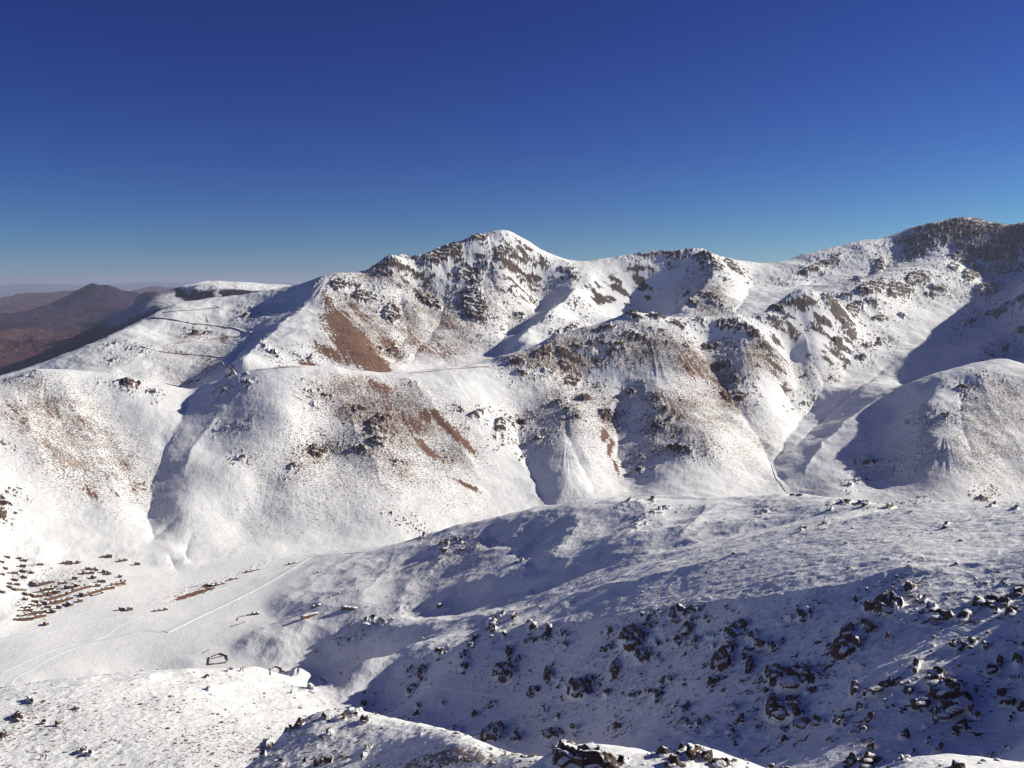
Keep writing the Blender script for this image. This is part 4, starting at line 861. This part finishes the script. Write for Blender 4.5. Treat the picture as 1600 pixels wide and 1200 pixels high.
def road(name, l, w, bank=True, lift=.5, step=8, label=None, prof=None, mat=None):
    q = [cast(a, b, Z/Y) for a, b in densify(l)]; q = [a for a in q if a is not None]
    keep = [q[0]]
    for a in q[1:]:
        if abs(a[1]-keep[-1][1]) < 260: keep.append(a)
    q = resample(smooth_path(keep), step)
    t = np.gradient(q, axis=0); t /= np.linalg.norm(t, axis=1)[:, None]; nrm = np.stack([-t[:,1], t[:,0]], 1)
    V_, F_, mi = [], [], []
    for (x, y), n2 in zip(q, nrm):
        zl, zr = zat(x+n2[0]*w/2, y+n2[1]*w/2), zat(x-n2[0]*w/2, y-n2[1]*w/2); zm = zat(x, y)
        if bank:
            s = 1 if zl < zr else -1                      # s points downhill
            zt = zm + .4
            ob = (x+s*n2[0]*w*.5, y+s*n2[1]*w*.5); od = (x+s*n2[0]*(w*.5+3.5), y+s*n2[1]*(w*.5+3.5)); ib = (x-s*n2[0]*w*.45, y-s*n2[1]*w*.45)
            zi = zat(*ib); zod = zat(*od)
            row = [(ib[0]-s*n2[0]*3, ib[1]-s*n2[1]*3, min(zi, zt)-1), (ib[0], ib[1], zt), (ob[0], ob[1], zt+.3), (od[0], od[1], min(zod-.8, zt-1))]
            row = row if s > 0 else row[::-1]
        else:
            row = [(x-n2[0]*w*a, y-n2[1]*w*a, zat(x-n2[0]*w*a, y-n2[1]*w*a)+b) for a, b in (prof or ((-.62,-.5),(-.5,lift+.1),(-.36,lift-.02),(.36,lift-.02),(.5,lift+.1),(.62,-.5)))]
        V_.append(row)
    k = len(V_[0]); n_ = len(V_); VV = [v for r in V_ for v in r]
    for i in range(n_-1):
        for j in range(k-1):
            F_.append((i*k+j, i*k+j+1, (i+1)*k+j+1, (i+1)*k+j)); mi.append(1 if bank and j != 1 else 0)
    o = new_obj(name, [(a, b, c+ZC) for a, b, c in VV], F_, mat or ROADM); o.data.materials.append(BANKM)
    o.data.polygons.foreach_set('material_index', mi); o.data.update(); o['kind'] = 'structure'
    return o
road('mountain_road', [(238,496),(270,500),(300,505),(340,509),(370,513),(399,521)], 13)
road('mountain_road', [(396,523),(360,526),(320,531),(285,535),(258,540)], 13)
road('mountain_road', [(220,541),(235,546),(262,551),(300,554),(330,556),(350,558)], 13)
road('mountain_road', [(349,565),(353,571),(364,577),(378,581),(390,586)], 11)
road('mountain_road', [(256,488),(280,486),(310,484),(345,480)], 10)
road('mountain_road', [(262,600),(285,604),(308,606)], 9)
road('hill_road', [(402,579),(425,575.5),(450,573.8),(480,573.5)], 8)
road('hill_road', [(640,583.5),(665,581),(700,577),(740,574),(768,572)], 8)
road('groomed_snow_track', [(258,988),(275,980),(320,958),(370,935),(410,914),(440,897),(465,882),(482,871)], 14, bank=False, lift=.6)
road('snow_track', [(0,1072),(40,1050),(75,1030),(110,1014),(150,1003),(190,996),(222,984),(258,988)], 7, bank=False, lift=.22)
road('snow_track', [(0,1052),(30,1038),(70,1020),(110,1006),(150,1000),(170,992),(180,980),(210,968),(225,960)], 6, bank=False, lift=.22)
road('snow_track', [(0,1000),(40,990),(90,972),(130,957),(165,948),(185,942)], 6, bank=False, lift=.15)
road('snow_track', [(330,925),(370,912),(410,900),(440,890),(470,878)], 5, bank=False, lift=.22)
road('snow_track', [(210,958),(150,966),(120,975),(70,990),(20,1008)], 5, bank=False, lift=.15)
TP = ((-.8,-.3),(-.5,.3),(-.25,-.02),(.25,-.02),(.5,.3),(.8,-.3))
for l in ([(588,1052),(598,1060),(607,1071)], [(620,1075),(650,1074),(690,1077),(720,1082),(755,1085),(800,1092)], [(905,1097),(930,1101),(960,1103),(985,1109),(1010,1118),(1035,1135),(1060,1146),(1090,1158),(1120,1170),(1165,1185),(1200,1198)],
          [(1400,970),(1430,977),(1470,981),(1500,985),(1520,994)]):
    road('footprint_trail', l, 1.5, bank=False, step=2.5, prof=TP, mat=TRAILM)
m, nt = newmat('stream_water'); n = N(nt); n.out((.05, .05, .06), .3, None, .4)
road('stream', [(1205,727),(1205,736),(1209,744),(1215,750),(1217,758),(1223,764),(1228,771),(1236,775)], 2.6, bank=False, prof=((-.5,.35),(-.3,.25),(.3,.25),(.5,.35)), mat=m)

# ---------------------------------------------------------------- boulders
def ico(sub):
    import bmesh
    bm = bmesh.new(); bmesh.ops.create_icosphere(bm, subdivisions=sub, radius=1)
    V_ = np.array([v.co[:] for v in bm.verts]); F_ = np.array([[v.index for v in f.verts] for f in bm.faces]); bm.free(); return V_, F_
IV3, IF3 = ico(4); IV1, IF1 = ico(2)
def rock_shape(seed, V0=IV3, cuts=9, rough=.16):
    r = np.random.RandomState(seed); V_ = V0.copy()
    for _ in range(cuts):                                  # planar fracture faces
        d = r.normal(size=3); d /= np.linalg.norm(d); d[2] *= .7; h = r.uniform(.45, .85)
        s = V_ @ d; o_ = np.clip(s-h, 0, None); V_ = V_ - o_[:, None]*d[None]*.93
    q = V0*3.1 + seed
    nz = fbm(q[:,0]+q[:,2]*.7, q[:,1]-q[:,2]*.6, 1.6, 4, seed, .6, True)
    return V_*(1+rough*nz)[:, None]
protos = []
for k in range(7):
    V_ = rock_shape(300+k)
    me = bpy.data.meshes.new('boulder'); me.from_pydata([tuple(v) for v in V_], [], [tuple(f) for f in IF3]); me.materials.append(BOULD)
    me.polygons.foreach_set('use_smooth', [False]*len(me.polygons)); me.update(); protos.append(me)
MARKS = [(1237,1066,'the broad dark outcrop with an overhang'),(1222,1118,'the squat outcrop below the broad overhang'),(1322,1017,'the square dark crag in the blue shade'),(1478,1083,'the tall brown crag at lower right'),
 (1550,1045,'the cleft rock near the right edge'),(1390,953,'the flat topped crag under the upper shadow edge'),(1532,944,'the double rock at the right edge'),(1468,967,'the long low ledge at upper right'),(987,1008,'the large ribbed outcrop in mid slope'),
 (787,1060,'the rusty rock knob in the lit gap'),(903,1082,'the two headed rock above the footprint trail'),(770,1150,'the black rock over the bright knoll'),(1060,968,'the snow capped crag on the skyline of the shade'),(1142,1000,'the jagged crag right of mid slope'),
 (1130,1040,'the steep rock rib'),(658,1060,'the small upright stone above the gorge'),(768,985,'the first dark rocks on the lit crest'),(1430,1045,'the leaning slab'),(840,1150,'the rock pair behind the bright knoll'),(1412,925,'the lone block on the upper snow'),(1150,1150,'the bare snow apron at the bottom'),
 (500,1190,'the bright knoll at the bottom'),(885,1188,'the near rocky top'),(1085,1180,'the near pyramid shaped ledge'),(1463,1178,'the near bright snow dome'),(60,1130,'the brown patch on the lit bench'),(330,1070,'the edge of the lit bench'),(562,1110,'the mouth of the gorge'),(1200,804,'the snowy skyline of the spur'),(1420,797,'the right end of the spur skyline'),(690,860,'the blue hollow on the spur'),(545,1000,'the lower end of the spur')]
SHAPES = ['rounded','angular','blocky','wedge shaped','flat topped','pointed','broken']
seen = {}
cands = [(a, b, c, d, e, f) for (a, b, c, d, e, f) in ROCK if b > 775 and f >= .7]
made = 0; rr = random.Random(5)
for (a, b, c, d, e, f) in cands:
    g = cast(a, b + d*.3, Z/Y)
    if g is None or g[1] > 2000: continue
    D = g[1]; sx = max(c, 3)*(.62 if c > 12 else .5)*D/FPX; sz = max(d, 2.5)*.62*D/FPX
    if c > 20: sx *= .9; sz *= 1.05
    k = rr.randrange(7); o = bpy.data.objects.new('boulder', protos[k]); COL.objects.link(o)
    o.location = (g[0], D, zat(g[0], D) + ZC + sz*.15); o.rotation_euler = (rr.uniform(-.15,.15), rr.uniform(-.15,.15), math.radians(-e)*.5 + rr.uniform(-.3,.3)); o.scale = (sx, max(sx*.75, sz*.7), sz*.82)
    mk = min(MARKS, key=lambda m_: (m_[0]-a)**2+(m_[1]-b)**2); dx, dy = a-mk[0], b-mk[1]
    size = 'huge' if c*d > 330 else 'large' if c*d > 110 else 'middling' if c*d > 55 else 'small' if c*d > 25 else 'tiny'
    snow = rr.choice(['brown', 'dark brown'])
    if math.hypot(dx, dy) < 3: lab = f'{size} dark boulder forming {mk[2]}'
    else:
        far_ = 'just ' if math.hypot(dx, dy) < 28 else 'well ' if math.hypot(dx, dy) > 75 else ''
        dr = ('right of' if dx > 0 else 'left of') if abs(dx) > 2.2*abs(dy) else ('below' if dy > 0 else 'above') if abs(dy) > 2.2*abs(dx) else ('lower ' if dy > 0 else 'upper ')+('right of' if dx > 0 else 'left of')
        lab = f'{size} boulder {far_}{dr} {mk[2]}'
    seen.setdefault(lab, []).append((o, a, b)); made += 1
for lab, l in seen.items():
    if len(l) == 1: tag(l[0][0], lab, 'boulder', 'boulders on the near slopes')
    elif len(l) == 2:
        l.sort(key=lambda q: q[1]); dxs = abs(l[0][1]-l[1][1]) > abs(l[0][2]-l[1][2])
        if not dxs: l.sort(key=lambda q: q[2])
        for q, w_ in zip(l, ('left', 'right') if dxs else ('upper', 'lower')): tag(q[0], f'{w_} of two: {lab}', 'boulder', 'boulders on the near slopes')
    else:
        l.sort(key=lambda q: q[1]); od = ['leftmost', 'second', 'third', 'fourth', 'fifth', 'sixth', 'seventh', 'eighth']
        for i, q in enumerate(l):
            w_ = 'leftmost' if i == 0 else 'rightmost' if i == len(l)-1 else od[min(i, 7)]
            tag(q[0], f'{w_} {lab}', 'boulder', 'boulders on the near slopes')
print('boulders', made)

# ---------------------------------------------------------------- loose stones and thorn cushions nobody could count
def scatter(name, pts_, sizes, flat, mat, seeds, cuts=4):
    protoV = [rock_shape(s, IV1, cuts, .2) for s in seeds]; r = np.random.RandomState(3); n_ = len(pts_)
    Vs, Fs = [], []; nv = len(IV1)
    for i in range(n_):
        a = r.uniform(0, 6.28); ca, sa = math.cos(a), math.sin(a); v = protoV[i % len(protoV)]*np.array([sizes[i], sizes[i]*r.uniform(.6, 1), sizes[i]*flat*r.uniform(.7, 1.2)])
        Vs.append(np.stack([v[:,0]*ca-v[:,1]*sa+pts_[i][0], v[:,0]*sa+v[:,1]*ca+pts_[i][1], v[:,2]+pts_[i][2]+ZC+sizes[i]*flat*.1], 1)); Fs.append(IF1+i*nv)
    return mesh_np(name, np.concatenate(Vs), np.concatenate(Fs), mat, smooth=False, kind='stuff')
def pick(n_, prob, jr, ir, seed):
    r = np.random.RandomState(seed); out = []; pm = prob[ir[0]:ir[1], jr[0]:jr[1]]; i = r.randint(0, pm.shape[0], n_*12); j = r.randint(0, pm.shape[1], n_*12)
    ok = r.rand(n_*12) < pm[i, j]; i, j = i[ok][:n_]+ir[0], j[ok][:n_]+jr[0]
    return np.stack([X[i, j], Y[i, j], Z[i, j]], 1), Yf[i, j]
def zcl(*k): return np.isin(np.pad(Zn, ((0,1),(0,1)), mode='edge'), k)
bench = zcl(2, 1)*np.clip(.10 + .9*sstep(-.25, .5, fbm(X, Y, 45, 3, 401) + .35*(mden)), 0, 1)*(Yf > 420)
jr = (int(iu(-.62)), int(iu(.62)))
pb, yb = pick(5200, bench*.9*(1-.5*sstep(900, 1200, Yf)), jr, (int(iv(430)), int(iv(1250))), 5)
scatter('thorn_scrub', pb, np.random.RandomState(8).gamma(3, .22, len(pb))*(.75+.35*(yb/900)), .42, SCRUBM, range(40, 46), 2)
sh = zcl(3)*np.clip(.03 + .8*sstep(.0, .6, fbm(X, Y, 60, 3, 411)+.5*halo) + .1*halo, 0, 1)
ps, ys = pick(2600, sh, jr, (int(iv(380)), int(iv(1850))), 6)
scatter('rubble', ps, np.random.RandomState(9).gamma(2.2, .30, len(ps))*(.6+.5*(ys/900)), .7, BOULD, range(60, 68))
nr = zcl(0)*np.clip(.1+.9*halo, 0, 1)
pn, yn = pick(500, nr, jr, (int(iv(140)), int(iv(215))), 7)
scatter('rubble', pn, np.random.RandomState(10).gamma(2.2, .11, len(pn)), .7, BOULD, range(70, 76))
